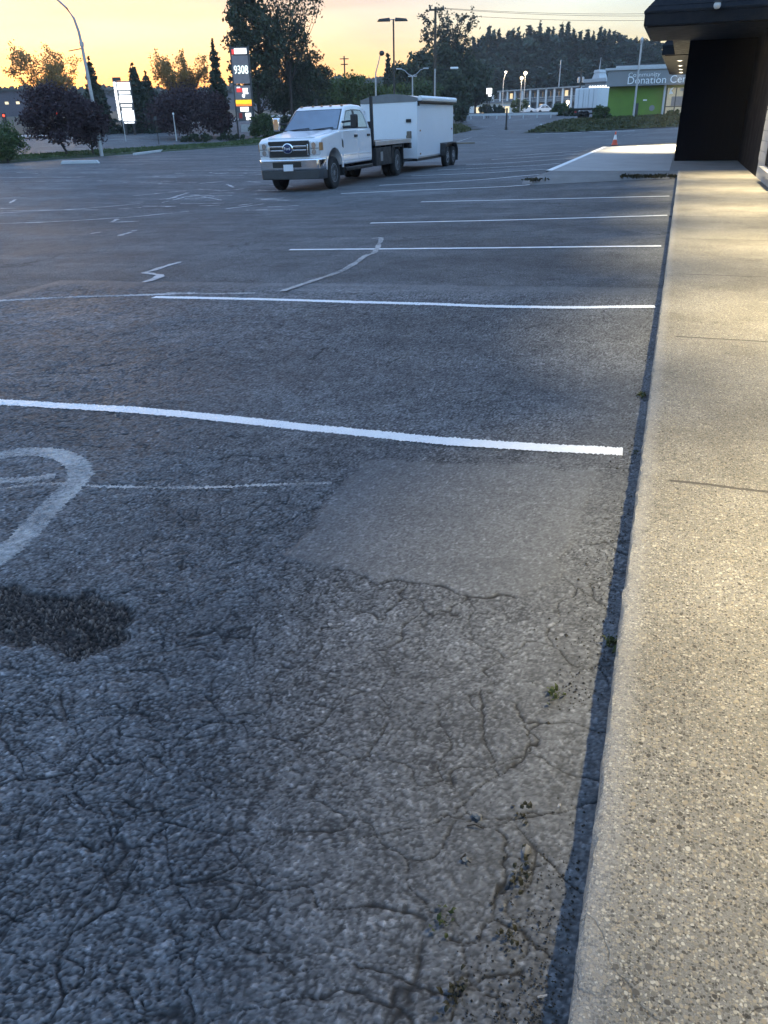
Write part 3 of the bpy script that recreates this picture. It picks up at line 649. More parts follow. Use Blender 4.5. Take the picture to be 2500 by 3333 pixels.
# far piece of pavement: front apron, concrete slab beside the black wall, asphalt ramp up to it
struct(MB().box(-.2, 4, 22.003, 46, -.05, .115).build('pavement', 'ramp_concrete'))
sl_ = MB().add([(-3.15, 22.0, .115), (-.203, 22.0, .115), (-.203, 41.5, .115), (-3.25, 39.6, .115), (-3.15, 22, -.15), (-.203, 22, -.15), (-.203, 41.5, -.1), (-3.25, 39.6, -.15)],
               [(0, 1, 2, 3), (0, 4, 5, 1), (1, 5, 6, 2), (2, 6, 7, 3), (3, 7, 4, 0)])
struct(sl_.build('concrete_slab', 'slab_concrete'))
struct(MB().add([(-3.3, 20.15, T(-3.3, 20)+.006), (.0, 20.9, .012), (.0, 21.99, .112), (-3.13, 21.99, .112), (-3.75, 21.6, T(-3.75, 21)+.006), (-3.6, 20.6, T(-3.6, 20.6)+.006)],
                [(0, 1, 2, 3), (0, 3, 4, 5)]).build('ramp', 'ramp_concrete', fix=False))
struct(MB().add([(-3.25, 22.05, .119), (-3.08, 22.05, .119), (-3.16, 39.5, .119), (-3.33, 39.5, .119), (-3.25, 22.05, -.1), (-3.33, 39.5, -.1)], [(0, 1, 2, 3), (0, 3, 5, 4)]).build('slab_edge_line', 'fresh_paint', fix=False))

# ------------------------------------------------------------------ painted lines
def stripe(mb, pts, w, dz, world=False, jag=.004, seed=1, lift=.0014):
    rg = random.Random(seed); Q = [Vector((p[0], p[1], 0)) if world else Vector((*hit(*p)[:2], 0)) for p in pts]
    near = all(-6.4 < q.x < .02 and .4 < q.y < 7.3 for q in Q[-2:]); st_ = .006 if near else .10; nc = max(3, int(w/.006)) if near else 2
    fine = [Q[0]]; E_ = [Q[0]*2-Q[1]]+Q+[Q[-1]*2-Q[-2]]
    for i in range(1, len(E_)-2):
        p0, a, b, p3 = E_[i-1:i+3]; n = max(1, int((b-a).length/st_))
        for k in range(n):
            t = (k+1)/n; fine.append(.5*((2*a)+(b-p0)*t+(2*p0-5*a+4*b-p3)*t*t+(3*a-p0-3*b+p3)*t*t*t) if not world else a.lerp(b, t))
    for i, p in enumerate(fine):
        d = (fine[min(i+1, len(fine)-1)]-fine[max(0, i-1)]).normalized(); nrm = Vector((-d.y, d.x, 0))
        a_, b_ = p+nrm*(w/2+rg.gauss(0, jag)), p-nrm*(w/2+rg.gauss(0, jag))
        for k in range(nc):
            q = a_.lerp(b_, k/(nc-1)); mb.v.append((q.x, q.y, T(q.x, q.y)+dz))
    n0 = len(mb.v)-nc*len(fine)
    mb.f += [(n0+nc*i+k, n0+nc*i+k+1, n0+nc*i+nc+k+1, n0+nc*i+nc+k) for i in range(len(fine)-1) for k in range(nc-1)]
    if near:
        A = np.array(mb.v[n0:]); H = relief(A[:, 0], A[:, 1]); mb.v[n0:] = [(a[0], a[1], a[2]-dz+max(h, h*.55)+lift) for a, h in zip(A, H)]
mb = MB()
stalls = [[(-260, 1296), (0, 1308), (300, 1325), (603, 1348), (1055, 1396), (1507, 1437), (2027, 1469)],
          [(500, 966), (904, 975), (1356, 988), (1808, 999), (2132, 996)],
          [(942, 814), (1509, 809), (2152, 802)], [(1206, 727), (1658, 717), (2172, 702)], [(1371, 658), (1808, 648), (2179, 639)],
          [(1110, 631), (1300, 622), (1600, 610), (1700, 604), (1735, 600)], [(1235, 604), (1540, 587), (1756, 568)], [(1339, 573), (1560, 564), (1782, 551)],
          [(1424, 554), (1700, 541), (1824, 532)], [(1517, 538), (1700, 527), (1861, 516)], [(1600, 520), (1890, 502)], [(1670, 508), (1915, 490)],
          [(1761, 434), (1894, 431)], [(1915, 429), (2066, 426)]]
for i, L_ in enumerate(stalls): stripe(mb, L_, .095 if i < 12 else .2, .006, seed=i)
struct(mb.build('parking_lines', 'fresh_paint', fix=False))
mb = MB()
worn = [[(0, 729), (200, 721), (410, 708), (500, 700), (615, 688)], [(0, 694), (277, 679), (458, 663)], [(0, 688), (180, 684), (320, 684)], [(0, 579), (277, 576)], [(53, 562), (125, 565)], [(135, 564), (344, 564)],
        [(133, 551), (410, 552)], [(334, 541), (464, 541)], [(0, 591), (214, 590)], [(-20, 979), (226, 965), (420, 960), (633, 953)], [(443, 750), (389, 768)], [(590, 853), (467, 890)], [(467, 890), (524, 896), (505, 908), (470, 920)],
        [(362, 724), (452, 721)], [(386, 712), (362, 724)], [(293, 762), (328, 756)], [(575, 594), (640, 594)], [(400, 594), (530, 595)], [(530, 660), (610, 640)], [(555, 646), (575, 642)],
        [(1488, 462), (1535, 447)], [(1420, 470), (1480, 468)], [(0, 680), (52, 680)], [(30, 662), (52, 650)], [(386, 681), (460, 676)], [(545, 649), (612, 628)], [(660, 640), (720, 652)], [(740, 600), (760, 610)], [(600, 648), (622, 648)], [(540, 674), (560, 672)]]
for i, L_ in enumerate(worn): stripe(mb, L_, .08, .006, jag=.014, seed=50+i, lift=-.0002)
rg = random.Random(3)
for k in range(46):                                # flecks of old paint left on the wheel-worn asphalt
    x0, y0 = hit(rg.uniform(380, 900), rg.uniform(560, 690))[:2]
    a = rg.choice([.1, -.4, 1.2, .25]); l = rg.uniform(.15, 1.1); stripe(mb, [(x0, y0), (x0+math.cos(a)*l, y0+math.sin(a)*l)], rg.uniform(.05, .13), .006, True, .015, k)
for k in range(40):
    x0, y0 = hit(rg.uniform(1550, 2150), rg.uniform(438, 520))[:2]
    if -3.6 < x0 and 20 < y0 < 43: continue
    a = rg.choice([.1, .5, 1.2]); l = rg.uniform(.2, 1.0); stripe(mb, [(x0, y0), (x0+math.cos(a)*l, y0+math.sin(a)*l)], rg.uniform(.06, .2), .006, True, .015, k)
for k in range(13):
    y0 = 26+k*2.9+rg.uniform(-.2, .2); x0 = -28+rg.uniform(-2, 2); stripe(mb, [(x0, y0), (x0+2.6, y0-.05), (x0+5.2+rg.uniform(-1, .3), y0-.1)], .09, .006, True, .016, 300+k)
for k in range(9):
    y0 = 24+k*2.9+rg.uniform(-.2, .2); x0 = -19+rg.uniform(-1, 1); stripe(mb, [(x0, y0), (x0+rg.uniform(2.5, 4.5), y0-.05)], .08, .006, True, .018, 330+k)
struct(mb.build('worn_lines', 'worn_paint', fix=False))
mb = MB()                                          # faded stencil by the left edge of the photo, old sealed cracks
for pts, w in [([(-60, 1490), (60, 1470), (160, 1470), (235, 1495), (262, 1545), (215, 1600), (150, 1660), (60, 1760), (-60, 1850)], .11),
               ([(-60, 1562), (80, 1558), (180, 1545)], .06)]:
    stripe(mb, pts, w, .006, jag=.006, seed=9, lift=-.0004)
for pts, w in [([(0, 1590), (150, 1572), (300, 1580), (600, 1584), (800, 1578), (1080, 1570)], .022), ([(919, 949), (1020, 915), (1115, 882), (1190, 835), (1221, 821), (1240, 775), (1210, 778)], .07),
               ([(540, 952), (690, 955), (830, 952)], .06)]:
    stripe(mb, pts, w, .007, jag=.006, seed=21, lift=-.0004)
struct(mb.build('faded_markings', 'old_paint', fix=False))

# ------------------------------------------------------------------ small things on the asphalt and kerb
def tuft(px, py, h, n, label, on=0.0, mat='weed'):
    h *= .42; p = hit(px, py, on); nr = np.random.default_rng(int(px*7+py)); mb = MB()
    for k in range(n):
        a = nr.uniform(0, 6.28); l = h*nr.uniform(.5, 1.2); d = Vector((math.cos(a), math.sin(a), 0)); b = Vector((nr.normal()*.01, nr.normal()*.02, 0))
        p1 = b+d*l*.3+Vector((0, 0, l*.6)); p2 = b+d*l*.8+Vector((0, 0, l*.75)); s = Vector((-d.y, d.x, 0))*.0035
        mb.add([b-s, b+s, p1+s*1.3, p1-s*1.3, p2], [(0, 1, 2, 3), (3, 2, 4)])
    for k in range(n*2):
        c_ = nr.normal(size=3)*np.array([h*.4, h*.5, h*.12])+np.array([0, 0, h*.3]); a_ = nr.normal(size=3)*h*.14; b_ = nr.normal(size=3)*h*.09
        mb.add([c_-a_, c_-b_, c_+a_, c_+b_], [(0, 1, 2, 3)])
    o = mb.build('weed', mat, fix=False); o.location = (p[0], p[1], T(p[0], p[1])+on); tag(o, label, 'weed', 'weeds along the kerb')
tuft(2088, 1290, .07, 16, 'green weed tuft growing against the kerb above the nearest white line')
tuft(1990, 2092, .06, 18, 'green weed tuft at the kerb foot beside the smooth asphalt patch')
tuft(1806, 2265, .045, 14, 'small green weed in a crack a hand from the kerb', mat='weed')
tuft(1695, 2850, .035, 14, 'tiny mossy weed between the cracks', mat='dry_weed'); tuft(1705, 2660, .03, 10, 'dark low weed among grit beside the pale stone', mat='dry_weed')
tuft(1445, 3000, .035, 12, 'yellowish small weed in the asphalt left of the kerb cracks', mat='weed'); tuft(1480, 3240, .035, 17, 'thin weed near the bottom edge of the photo', mat='dry_weed')
tuft(1655, 3050, .03, 12, 'dark mossy patch of weed in a crack by the kerb', mat='dry_weed'); tuft(2064, 1478, .03, 8, 'tiny weed at the kerb end of the nearest white line')
tuft(2182, 706, .05, 8, 'little weed at the kerb end of the third white line from the slab', mat='dry_weed')
rgk = random.Random(8)
def stone(px, py, r, label, mat='stone'):
    p = hit(px, py); o = MB().rock((0, 0, r*.5), r, rgk).build('stone', mat, smooth=True); o.location = (p[0], p[1], T(p[0], p[1])); tag(o, label, 'stone', 'loose stones by the kerb')
stone(1552, 2660, .010, 'dark rounded stone standing alone on the cracked asphalt', 'stone_dark')
stone(1714, 2772, .010, 'pale flat stone near the kerb among grit', 'stone_mid')
stone(1640, 2950, .005, 'small grey stone below the pale flat stone', 'stone_dark'); stone(1515, 2800, .006, 'little dark chip of stone beside the curled twig', 'stone_dark')
stone(1075, 2035, .005, 'tiny white chip lying on the open asphalt'); stone(1820, 2625, .005, 'tiny white grain at the foot of the kerb')
def twig(pts, r, label, mat='twig'):
    Q = [hit(*p) for p in pts]; c = Q[0]; o = MB().tube([(q[0]-c[0], q[1]-c[1], T(q[0], q[1])-T(c[0], c[1])+r+.004*(i % 2)) for i, q in enumerate(Q)], [r*(1-.15*i) for i in range(len(Q))], 5).build('twig', mat, smooth=True)
    o.location = (c[0], c[1], T(c[0], c[1])); tag(o, label, 'twig')
twig([(1500, 2800), (1515, 2788), (1518, 2800), (1530, 2815)], .003, 'small dark curled twig on the asphalt left of the pale stone')
twig([(1750, 3248), (1781, 3246)], .002, 'short pale straw lying at the foot of the kerb', 'stone')
twig([(1520, 2690), (1545, 2690), (1575, 2700)], .0018, 'thin dark stem lying below the dark rounded stone')
# grit and dirt collected in the gutter
nr = np.random.default_rng(77)
gp = []
for k in range(2600):
    y = .75+8*nr.uniform(0, 1)**2.2; x = -abs(nr.normal())*.075-.012
    if x > -.35: gp.append((x, y, T(x, y)-.003))
gb = MB()
for p in gp:
    r = nr.uniform(.001, .0032)*(1 if nr.uniform() < .93 else 1.8)
    gb.add([(p[0]+r*math.cos(a)*nr.uniform(.7, 1.3), p[1]+r*math.sin(a), p[2]) for a in (0, 1.57, 3.14, 4.71)]+[(p[0], p[1], p[2]+r*1.2)], [(0, 1, 4), (1, 2, 4), (2, 3, 4), (3, 0, 4)])
tag(gb.build('grit', 'dirt', fix=False), 'dark loose grit collected along the foot of the kerb', 'grit', kind='stuff')
# dead weeds along the front of the ramp
nr = np.random.default_rng(31)
P = np.concatenate([np.stack([nr.uniform(-1.3, .0, 420), 21.2+nr.normal(size=420)*.16, np.abs(nr.normal(size=420))*.012], 1), np.stack([-3.3+nr.normal(size=60)*.12, 20.5+nr.normal(size=60)*.10, np.abs(nr.normal(size=60))*.008], 1)])
for p in P: p[2] += max(T(p[0], p[1]), 0 if p[0] < -1.8 else .03)
tag(leaves('dry_weeds', P, .05, 'dry_weed', None, nr, 2, .5), 'dark dried weeds along the front edge of the ramp', 'weeds', kind='stuff')

# ------------------------------------------------------------------ the near building on the right: black front, mansard canopies, lit soffit
bd = empty('shop_building', (.9, 26.73, 0), 0, 'near building at the right with black ribbed wall, dark mansard canopies and a lit soffit', 'building')
ox, oy = .9, 26.73
def B(mb, name, mat, parent=None, **k):
    mb.v = [(x-ox, y-oy, z) for x, y, z in mb.v]; return mb.build(name, mat, parent or bd, **k)
blk = MB().box(-.15, 2.6, 26.73, 46, .116, 3.195)
for k in range(14): blk.box(-.10+k*.2, -.05+k*.2, 26.712, 26.728, .13, 3.19)
B(blk, 'wall', 'black_wall')
sidew = MB().box(1.6, 6, -5, 19.7, .1, 5.2)
sidew.f.pop()                                     # left face is rebuilt around the window opening
sidew.add([(1.6, -5, .1), (1.6, 16.4, .1), (1.6, 16.4, 5.2), (1.6, -5, 5.2)], [(0, 3, 2, 1)])
sidew.add([(1.6, 18.2, .1), (1.6, 19.7, .1), (1.6, 19.7, 5.2), (1.6, 18.2, 5.2)], [(0, 3, 2, 1)])
sidew.add([(1.6, 16.4, .1), (1.6, 18.2, .1), (1.6, 18.2, .42), (1.6, 16.4, .42)], [(0, 3, 2, 1)])
sidew.add([(1.6, 16.4, 2.3), (1.6, 18.2, 2.3), (1.6, 18.2, 5.2), (1.6, 16.4, 5.2)], [(0, 3, 2, 1)])
for k in range(16): sidew.box(1.588, 1.5995, 18.2, 19.7, .46+k*.19, .46+k*.19+.172)
wl = B(sidew, 'side_wall', 'grey_brick')
wd = B(MB().box(1.63, 1.66, 16.4, 18.2, .42, 2.3), 'window', 'glass_dark')
fr = MB()
for a in ((16.4, 16.46), (17.27, 17.33), (18.14, 18.2)): fr.box(1.602, 1.628, a[0], a[1], .42, 2.3)
B(fr, 'frame', 'black_steel', wd); wd_ = wd
B(MB().box(1.50, 1.598, 16.0, 18.4, .30, .40), 'sill', 'slab_concrete', wd)
B(MB().box(1.6, 6, 19.71, 26.72, .116, 3.19), 'recessed_wall', 'black_wall')
def mansard(y0, y1, xl, name_z=3.2):
    mb = MB(); z0 = name_z
    out = [(xl+.0, y0), (6, y0), (6, y1), (xl, y1)]
    up = [(xl-.02, y0-.02), (6, y0-.02), (6, y1+.02), (xl-.02, y1+.02)]
    top = [(xl+.75, y0+.7), (6, y0+.7), (6, y1), (xl+.75, y1)]
    rs = [[(x, y, z0) for x, y in out], [(x, y, z0+.24) for x, y in out], [(x, y, z0+.245) for x, y in up], [(x, y, z0+.29) for x, y in up], [(x, y, z0+1.15) for x, y in top]]
    mb.rings(rs)
    for k in range(5):                              # courses of roof shingles as small steps
        t = .12+k*.17; za = z0+.29+t*.86
        xx = xl-.02+.77*t; yy2 = y0-.02+.72*t
        mb.box(xx-.012, 6, yy2-.014, yy2+.05, za-.02, za)
        mb.box(xx-.014, xx+.05, yy2+.051, y1, za-.02, za)
    return mb
ra = B(mansard(21.9, 26.0, -1.2), 'canopy_roof', 'black_roof')
rb = B(mansard(32.4, 48.0, -1.05), 'canopy_roof', 'black_roof')
rc = B(MB().box(-.62, 6, 26.01, 32.39, 3.2, 3.55), 'roof', 'black_roof')
B(MB().box(-1.12, 1.58, 21.98, 26.0, 3.17, 3.197), 'soffit', 'soffit_brown')
sfb = B(MB().box(-.95, -.155, 32.5, 47.8, 3.17, 3.197), 'soffit', 'soffit_brown')
def disk_light(name, loc, power, col, size, parent, spread=170):
    l = bpy.data.lights.new(name, 'AREA'); l.shape = 'DISK'; l.size = size; l.energy = power; l.color = col; l.spread = R(spread)
    o = bpy.data.objects.new(name, l); COL.objects.link(o); o.location = loc; o.parent = parent; return o
WARM = (1, .83, .51)
def downlight(x, y, z, power, parent):
    f = B(MB().lathe([(.11, 0), (.11, -.02), (.085, -.02), (.08, -.012)], 'z', (x, y, z), 18), 'downlight', 'galvanised', parent)
    B(MB().lathe([(.078, -.013), (.06, -.022), (.001, -.026)], 'z', (x, y, z), 18), 'lens', 'pot_lit', f)
    disk_light('downlight_lamp', (x-ox, y-oy, z-.04), power, WARM, .12, f, 105)
for yy_ in (35.3, 38.9, 42.0, 45.0): downlight(-.47, yy_, 3.169, 34, sfb)
for k in range(6):                                  # wall lamps along the side wall, the near ones just out of the frame
    y = 2.3+3.5*k  # spacing of the lamps
    a = B(MB().box(1.36, 1.598, y-.12, y+.12, 3.84, 3.93).box(1.28, 1.36, y-.10, y+.10, 3.82, 3.92), 'wall_lamp', 'black_steel')
    B(MB().lathe([(.075, 0), (.06, -.015), (.001, -.02)], 'z', (1.4, y, 3.838), 16), 'lens', 'pot_lit', a)
    disk_light('wall_lamp_light', (1.4-ox, y-oy, 3.80), LAMP_W, WARM, .14, a, 68)
gl = MB().lathe([(.001, -.135), (.05, -.12), (.075, -.08), (.078, -.04), (.06, -.0), (.05, .005)], 'z', (.34, 21.72, 3.56), 18)
gf = B(gl, 'globe_lamp', 'globe_white', smooth=True)
B(MB().tube([(.34, 21.87, 3.66), (.34, 21.76, 3.67), (.34, 21.72, 3.62), (.34, 21.72, 3.565)], .02, 8).lathe([(.09, 0), (.085, .02), (.03, .03)], 'z', (.34, 21.72, 3.565), 14), 'bracket', 'black_steel', gf)

# ------------------------------------------------------------------ traffic cone
c = hit(2000, 474); cn = empty('traffic_cone', (c[0], c[1], T(c[0], c[1])), 0, 'orange traffic cone with a white collar behind the far corner of the concrete slab', 'cone')
MB().lathe([(.17, .03), (.13, .16), (.045, .52), (.035, .70), (.001, .705)], seg=18).build('body', 'cone_orange', cn, smooth=True)
MB().lathe([(.099, .29), (.048, .54), (.04, .53), (.09, .29)], seg=18).build('collar', 'letter_white', cn, smooth=True)
MB().box(-.2, .2, -.2, .2, 0, .03).build('base', 'black_plastic', cn, bevel=.01)

# ------------------------------------------------------------------ pickup truck (faces the camera; local y runs towards its tail)
TX, TY = -9.61, 21.0
tr = empty('pickup_truck', (TX, TY, T(TX, TY)), 0, 'white crew cab pickup truck with a flatbed, chrome grille and tow mirrors', 'truck')
tr.rotation_euler = (0, -R(1.2), 0); tr.scale = (.89, 1, 1)      # narrow body
HW = .985; WB = 5.25
arch = [(math.cos(a)*.56, .46+math.sin(a)*.56) for a in [R(d) for d in range(12, 179, 14)]]
low = [(-.62, .60), (-.86, .62), (-.905, .84), (-.905, 1.12), (-.87, 1.235), (-.74, 1.29), (.52, 1.425), (2.93, 1.455), (2.985, 1.1), (2.97, .72), (2.93, .57), (.66, .57)]+arch
body = MB().prism_x(low, HW).build('body', 'white_paint', tr, bevel=.045, seg=3)
hwz = lambda z: .955-(z-1.42)*.235
gh = [(.46, 1.405), (1.20, 1.955), (1.42, 2.035), (1.9, 2.065), (2.5, 2.045), (2.74, 1.975), (2.955, 1.43)]
MB().prism_x(gh, 1, hwz).build('cab', 'white_paint', tr, bevel=.05, seg=3)
hood = MB().rings([[(-.74, -.78, 1.27), (.74, -.78, 1.27), (.74, -.78, 1.31), (.60, -.78, 1.325), (.45, -.78, 1.30), (-.45, -.78, 1.30), (-.60, -.78, 1.325), (-.74, -.78, 1.31)],
                   [(-.80, .44, 1.39), (.80, .44, 1.39), (.80, .44, 1.435), (.68, .44, 1.465), (.5, .44, 1.445), (-.5, .44, 1.445), (-.68, .44, 1.465), (-.80, .44, 1.435)]])
hood.build('hood', 'white_paint', tr, bevel=.015)
# windscreen: lies just proud of the sloping front of the cab
A_, B_ = Vector((0, .46, 1.405)), Vector((0, 1.20, 1.955)); nrm = Vector((0, -(B_.z-A_.z), (B_.y-A_.y))).normalized()
def ws(u, t, off): p = A_.lerp(B_, t)+nrm*off; return (u*hwz(p.z), p.y, p.z)
MB().add([ws(-.97, .06, .004), ws(.97, .06, .004), ws(.94, .99, .004), ws(-.94, .99, .004)], [(0, 1, 2, 3)]).build('windscreen_seal', 'black_plastic', tr)
MB().add([ws(-.93, .10, .008), ws(.93, .10, .008), ws(.90, .96, .008), ws(-.90, .96, .008)], [(0, 1, 2, 3)]).build('windscreen', 'glass_dark', tr)
for u0, u1 in ((-.75, -.05), (.1, .8)):
    MB().tube([ws(u0, .06, .03), ws((u0+u1)/2, .10, .03), ws(u1, .14, .025)], .012, 5).build('wiper', 'black_plastic', tr)
def side_poly(poly, s, off): return [(s*(hwz(z)+off), y, z) for y, z in poly]
w1t = [(.80, 1.46), (1.30, 1.905), (1.76, 1.94), (1.76, 1.46)]; w2t = [(1.86, 1.46), (1.86, 1.94), (2.42, 1.925), (2.60, 1.82), (2.74, 1.46)]
def shrink(p, k):
    cy_ = sum(q[0] for q in p)/len(p); cz_ = sum(q[1] for q in p)/len(p)
    return [(cy_+(q[0]-cy_)*(1-k/.5), cz_+(q[1]-cz_)*(1-k/.3)) for q in p]
for s in (1, -1):
    for poly, dy in ((w1t, (.60, 1.79)), (w2t, (1.825, 2.82))):
        dz0 = .66
        door = MB().slab_x([(dy[0], dz0), (dy[1], dz0), (dy[1], 1.425), (dy[0]+(.0 if dy[0] > 1 else .03), 1.405)], s*(HW-.01), s*(HW+.012)).build('door', 'white_paint', tr, bevel=.012)
        MB().slab_x([(dy[1]-.28, 1.24), (dy[1]-.06, 1.24), (dy[1]-.06, 1.30), (dy[1]-.28, 1.30)], s*(HW+.012), s*(HW+.05)).build('handle', 'black_plastic', door, bevel=.012)
        MB().slab_x([(dy[0]+.02, .80), (dy[1]-.02, .80), (dy[1]-.02, .83), (dy[0]+.02, .83)], s*(HW+.0125), s*(HW+.025)).build('highlight_strip', 'white_paint', door, bevel=.008)  # thin strip added to draw the highlight line along the door
        n = len(poly)
        fm = MB().add(side_poly(poly, s, .004), [tuple(range(n))]).build('side_window', 'side_glass', tr)
        o_ = poly; i_ = shrink(poly, .03)
        MB().add(side_poly(o_, s, .008)+side_poly(i_, s, .008), [(k, (k+1) % n, n+(k+1) % n, n+k) for k in range(n)]).build('seal', 'black_plastic', fm)
    MB().add(side_poly([(1.765, 1.47), (1.855, 1.47), (1.855, 1.935), (1.765, 1.935)], s, .006), [(0, 1, 2, 3)]).build('pillar', 'black_plastic', tr)
    # wheel arch lip and flare
    MB().add([(s*(HW+.02), math.cos(a)*r, .46+math.sin(a)*r) for a in [R(d) for d in range(5, 176, 10)] for r in (.56, .62)]+[(s*(HW-.02), math.cos(a)*.555, .46+math.sin(a)*.555) for a in [R(d) for d in range(5, 176, 10)]],
             [(2*i, 2*i+1, 2*i+3, 2*i+2) for i in range(17)]+[(2*i, 2*i+2, 36+i+1, 36+i) for i in range(17)]).build('wheel_arch', 'white_paint', tr, smooth=True)
    MB().slab_x([(.30+.38, 1.15), (.60, 1.22), (.60, 1.02), (.68, .98)], s*(HW+.002), s*(HW+.014)).build('fender_vent', 'black_plastic', tr)
    # tow mirror
    m_ = MB().box(s*1.20 if s > 0 else -1.42, s*1.42 if s > 0 else -1.20, .80, .92, 1.46, 1.80).build('mirror', 'black_plastic' if s > 0 else 'chrome', tr, bevel=.035, seg=3)
    MB().tube([(s*.90, .86, 1.62), (s*1.24, .86, 1.64)], .028, 6).tube([(s*.93, .86, 1.50), (s*1.24, .86, 1.50)], .035, 6).build('arm', 'black_plastic', m_)
    MB().add([(s*1.225, .924, 1.52), (s*1.395, .924, 1.52), (s*1.395, .924, 1.77), (s*1.225, .924, 1.77)], [(0, 1, 2, 3)]).build('mirror_glass', 'glass_dark', m_)
    # headlight cluster wraps round the corner
    hl = MB().box(min(s*.655, s*.975), max(s*.655, s*.975), -.935, -.72, .87, 1.205).build('headlight', 'lamp_glass', tr, bevel=.03, seg=2)
    for zz in (1.11, .95): MB().lathe([(.07, 0), (.055, .012), (.02, .006), (.001, .004)], 'y', (s*.80, -.949, zz), 14).build('reflector', 'chrome', hl)
    MB().box(min(s*.958, s*.992), max(s*.958, s*.992), -.93, -.72, .98, 1.17).build('turn_signal', 'amber', hl, bevel=.01)
    MB().box(min(s*.70, s*.95), max(s*.70, s*.95), -.9425, -.937, 1.028, 1.045).build('divider', 'dark_grey', hl)
    MB().box(min(s*.93, s*1.05), max(s*.93, s*1.05), .68, 2.85, .40, .50).build('side_step', 'black_plastic', tr, bevel=.02)
# grille
gr_ = MB().box(-.645, .645, -.965, -.895, .845, 1.225).build('grille', 'black_plastic', tr, bevel=.015)
for b_ in ((-.58, .58, 1.07, 1.115), (-.58, .58, .985, 1.02), (-.64, -.60, .88, 1.14), (.60, .64, .88, 1.14)): MB().box(b_[0], b_[1], -.987, -.966, b_[2], b_[3]).build('chrome_bar', 'chrome', gr_, bevel=.01)
ms = MB()
for k in range(9): ms.box(-.58, .58, -.9755, -.9665, .858+k*.0125*.95, .862+k*.0125*.95)
ms.build('mesh', 'dark_grey', gr_)
MB().lathe([(.001, -.034), (.10, -.032), (.125, -.018), (.13, 0)], 'y', (0, -.985, 1.05), 28).build('badge_rim', 'chrome', gr_, smooth=True).scale = (1.35, 1, 1)
bdg = MB().lathe([(.001, -.008), (.095, -.005), (.105, 0)], 'y', (0, -1.0195, 1.05), 28).build('badge', 'badge_blue', gr_, smooth=True); bdg.scale = (1.32, 1, 1)
gr_['label'] = 'black grille with two chrome bars and a blue oval badge'
text_mb('Ford', .10, .001, 'letter_white', 'badge_script', gr_, (-.105, -1.0305, 1.015), (R(90), 0, 0))
for o in bpy.data.objects:
    if o.parent == gr_ and o.name.startswith('badge') and o.name != 'badge_script': o.location.z = 0
# bumper
def bump_ring(z0, z1, yo=0, hw=1.03):
    o = [(-hw, -.62), (-hw, -.86+yo), (-hw+.10, -.99+yo), (-.5, -1.055+yo), (.5, -1.055+yo), (hw-.10, -.99+yo), (hw, -.86+yo), (hw, -.62)]
    return [[(x, y, z0) for x, y in o], [(x, y, z1) for x, y in o]]
bp_ = MB().rings(bump_ring(.53, .80)).build('bumper', 'chrome', tr, bevel=.035, seg=3)
MB().box(-.50, .42, -1.062, -1.057, .60, .735).build('bumper_opening', 'black_plastic', bp_, bevel=.002)
MB().rings([[(x*.985, y+.03, .31) for x, y, _ in bump_ring(0, 1)[0]], [(x, y+.012, .527) for x, y, _ in bump_ring(0, 1)[0]]]).build('valance', 'dark_grey', bp_, bevel=.02)
pl_ = MB().box(-.15, .16, -1.078, -1.064, .515, .675).build('licence_plate', 'plate_white', bp_, bevel=.004)
for k in range(5):
    MB().lathe([(.045, 0), (.035, .03), (.001, .04)], 'z', ((k-2)*.30 if k not in (0, 4) else (k-2)*.34, 1.40+.02*(k in (1, 2, 3)), 2.03), 10).build('marker_lamp', 'amber', tr)
def tyre(parent, x, y, r=.405, w=.245, out=1, name='wheel', rim='rim_grey', rr=.235):
    h = w/2
    wh = MB().lathe([(rr, -h*.8), (r*.86, -h), (r*.97, -h*.82), (r, -h*.55), (r, h*.55), (r*.97, h*.82), (r*.86, h), (rr, h*.8)], 'x', (x, y, r), 32).build(name, 'rubber', parent, smooth=True)
    rm = MB().lathe([(rr+.004, out*h*.80), (rr-.01, out*h*.84), (rr-.035, out*h*.55), (.11, out*h*.42), (.09, out*h*.75), (.05, out*h*.82), (.001, out*h*.84)], 'x', (x, y, r), 28).build('rim', rim, wh, smooth=True)
    return wh
for s in (1, -1):
    tyre(tr, s*.86, 0, out=s)
    tyre(tr, s*.93, WB, out=s); tyre(tr, s*.66, WB, out=s)
und = MB().box(-.45, -.35, -.6, 6.3, .55, .78).box(.35, .45, -.6, 6.3, .55, .78).box(-.8, .8, WB-.07, WB+.07, .33, .47).box(-.8, .8, -.07, .07, .33, .47).box(-.3, .3, -.5, 2.6, .36, .60)
und.build('chassis', 'black_steel', tr)
for s in (1, -1): MB().slab_x([(.62, .30), (.68, .30), (.68, .62), (.62, .62)], s*.60, s*.98).build('mudflap', 'rubber', tr)
fb = MB().box(-1.06, 1.06, 3.07, 6.55, 1.0, 1.075).build('flatbed', 'wood_deck', tr)
MB().box(1.062, 1.10, 3.07, 6.55, .955, 1.085).box(-1.10, -1.062, 3.07, 6.55, .955, 1.085).box(-1.06, 1.06, 6.552, 6.60, .90, 1.085).build('rail', 'aluminium', fb, bevel=.008)
cr = MB()
for k in range(8): cr.box(-1.0, 1.0, 3.2+k*.46, 3.27+k*.46, .79, .995)
cr.box(1.03, 1.105, 6.40, 6.60, .78, .95).box(.25, .4, 3.1, 6.5, .80, .97).build('crossmember', 'black_steel', fb)
MB().box(.98, 1.11, 6.42, 6.62, 1.087, 1.30).build('stake', 'wood_deck', fb, bevel=.01)
hbd = MB().box(-1.0, 1.0, 3.02, 3.066, 1.0, 1.62)
for x in (-1.03, .94): hbd.box(x, x+.09, 3.0, 3.09, .98, 2.27)
hbd.build('headboard', 'black_steel', tr, bevel=.006)
for x in (.5, -1.05): MB().box(x, x+.55, 3.16, 4.62, .40, .90).build('toolbox', 'black_steel', tr, bevel=.02)
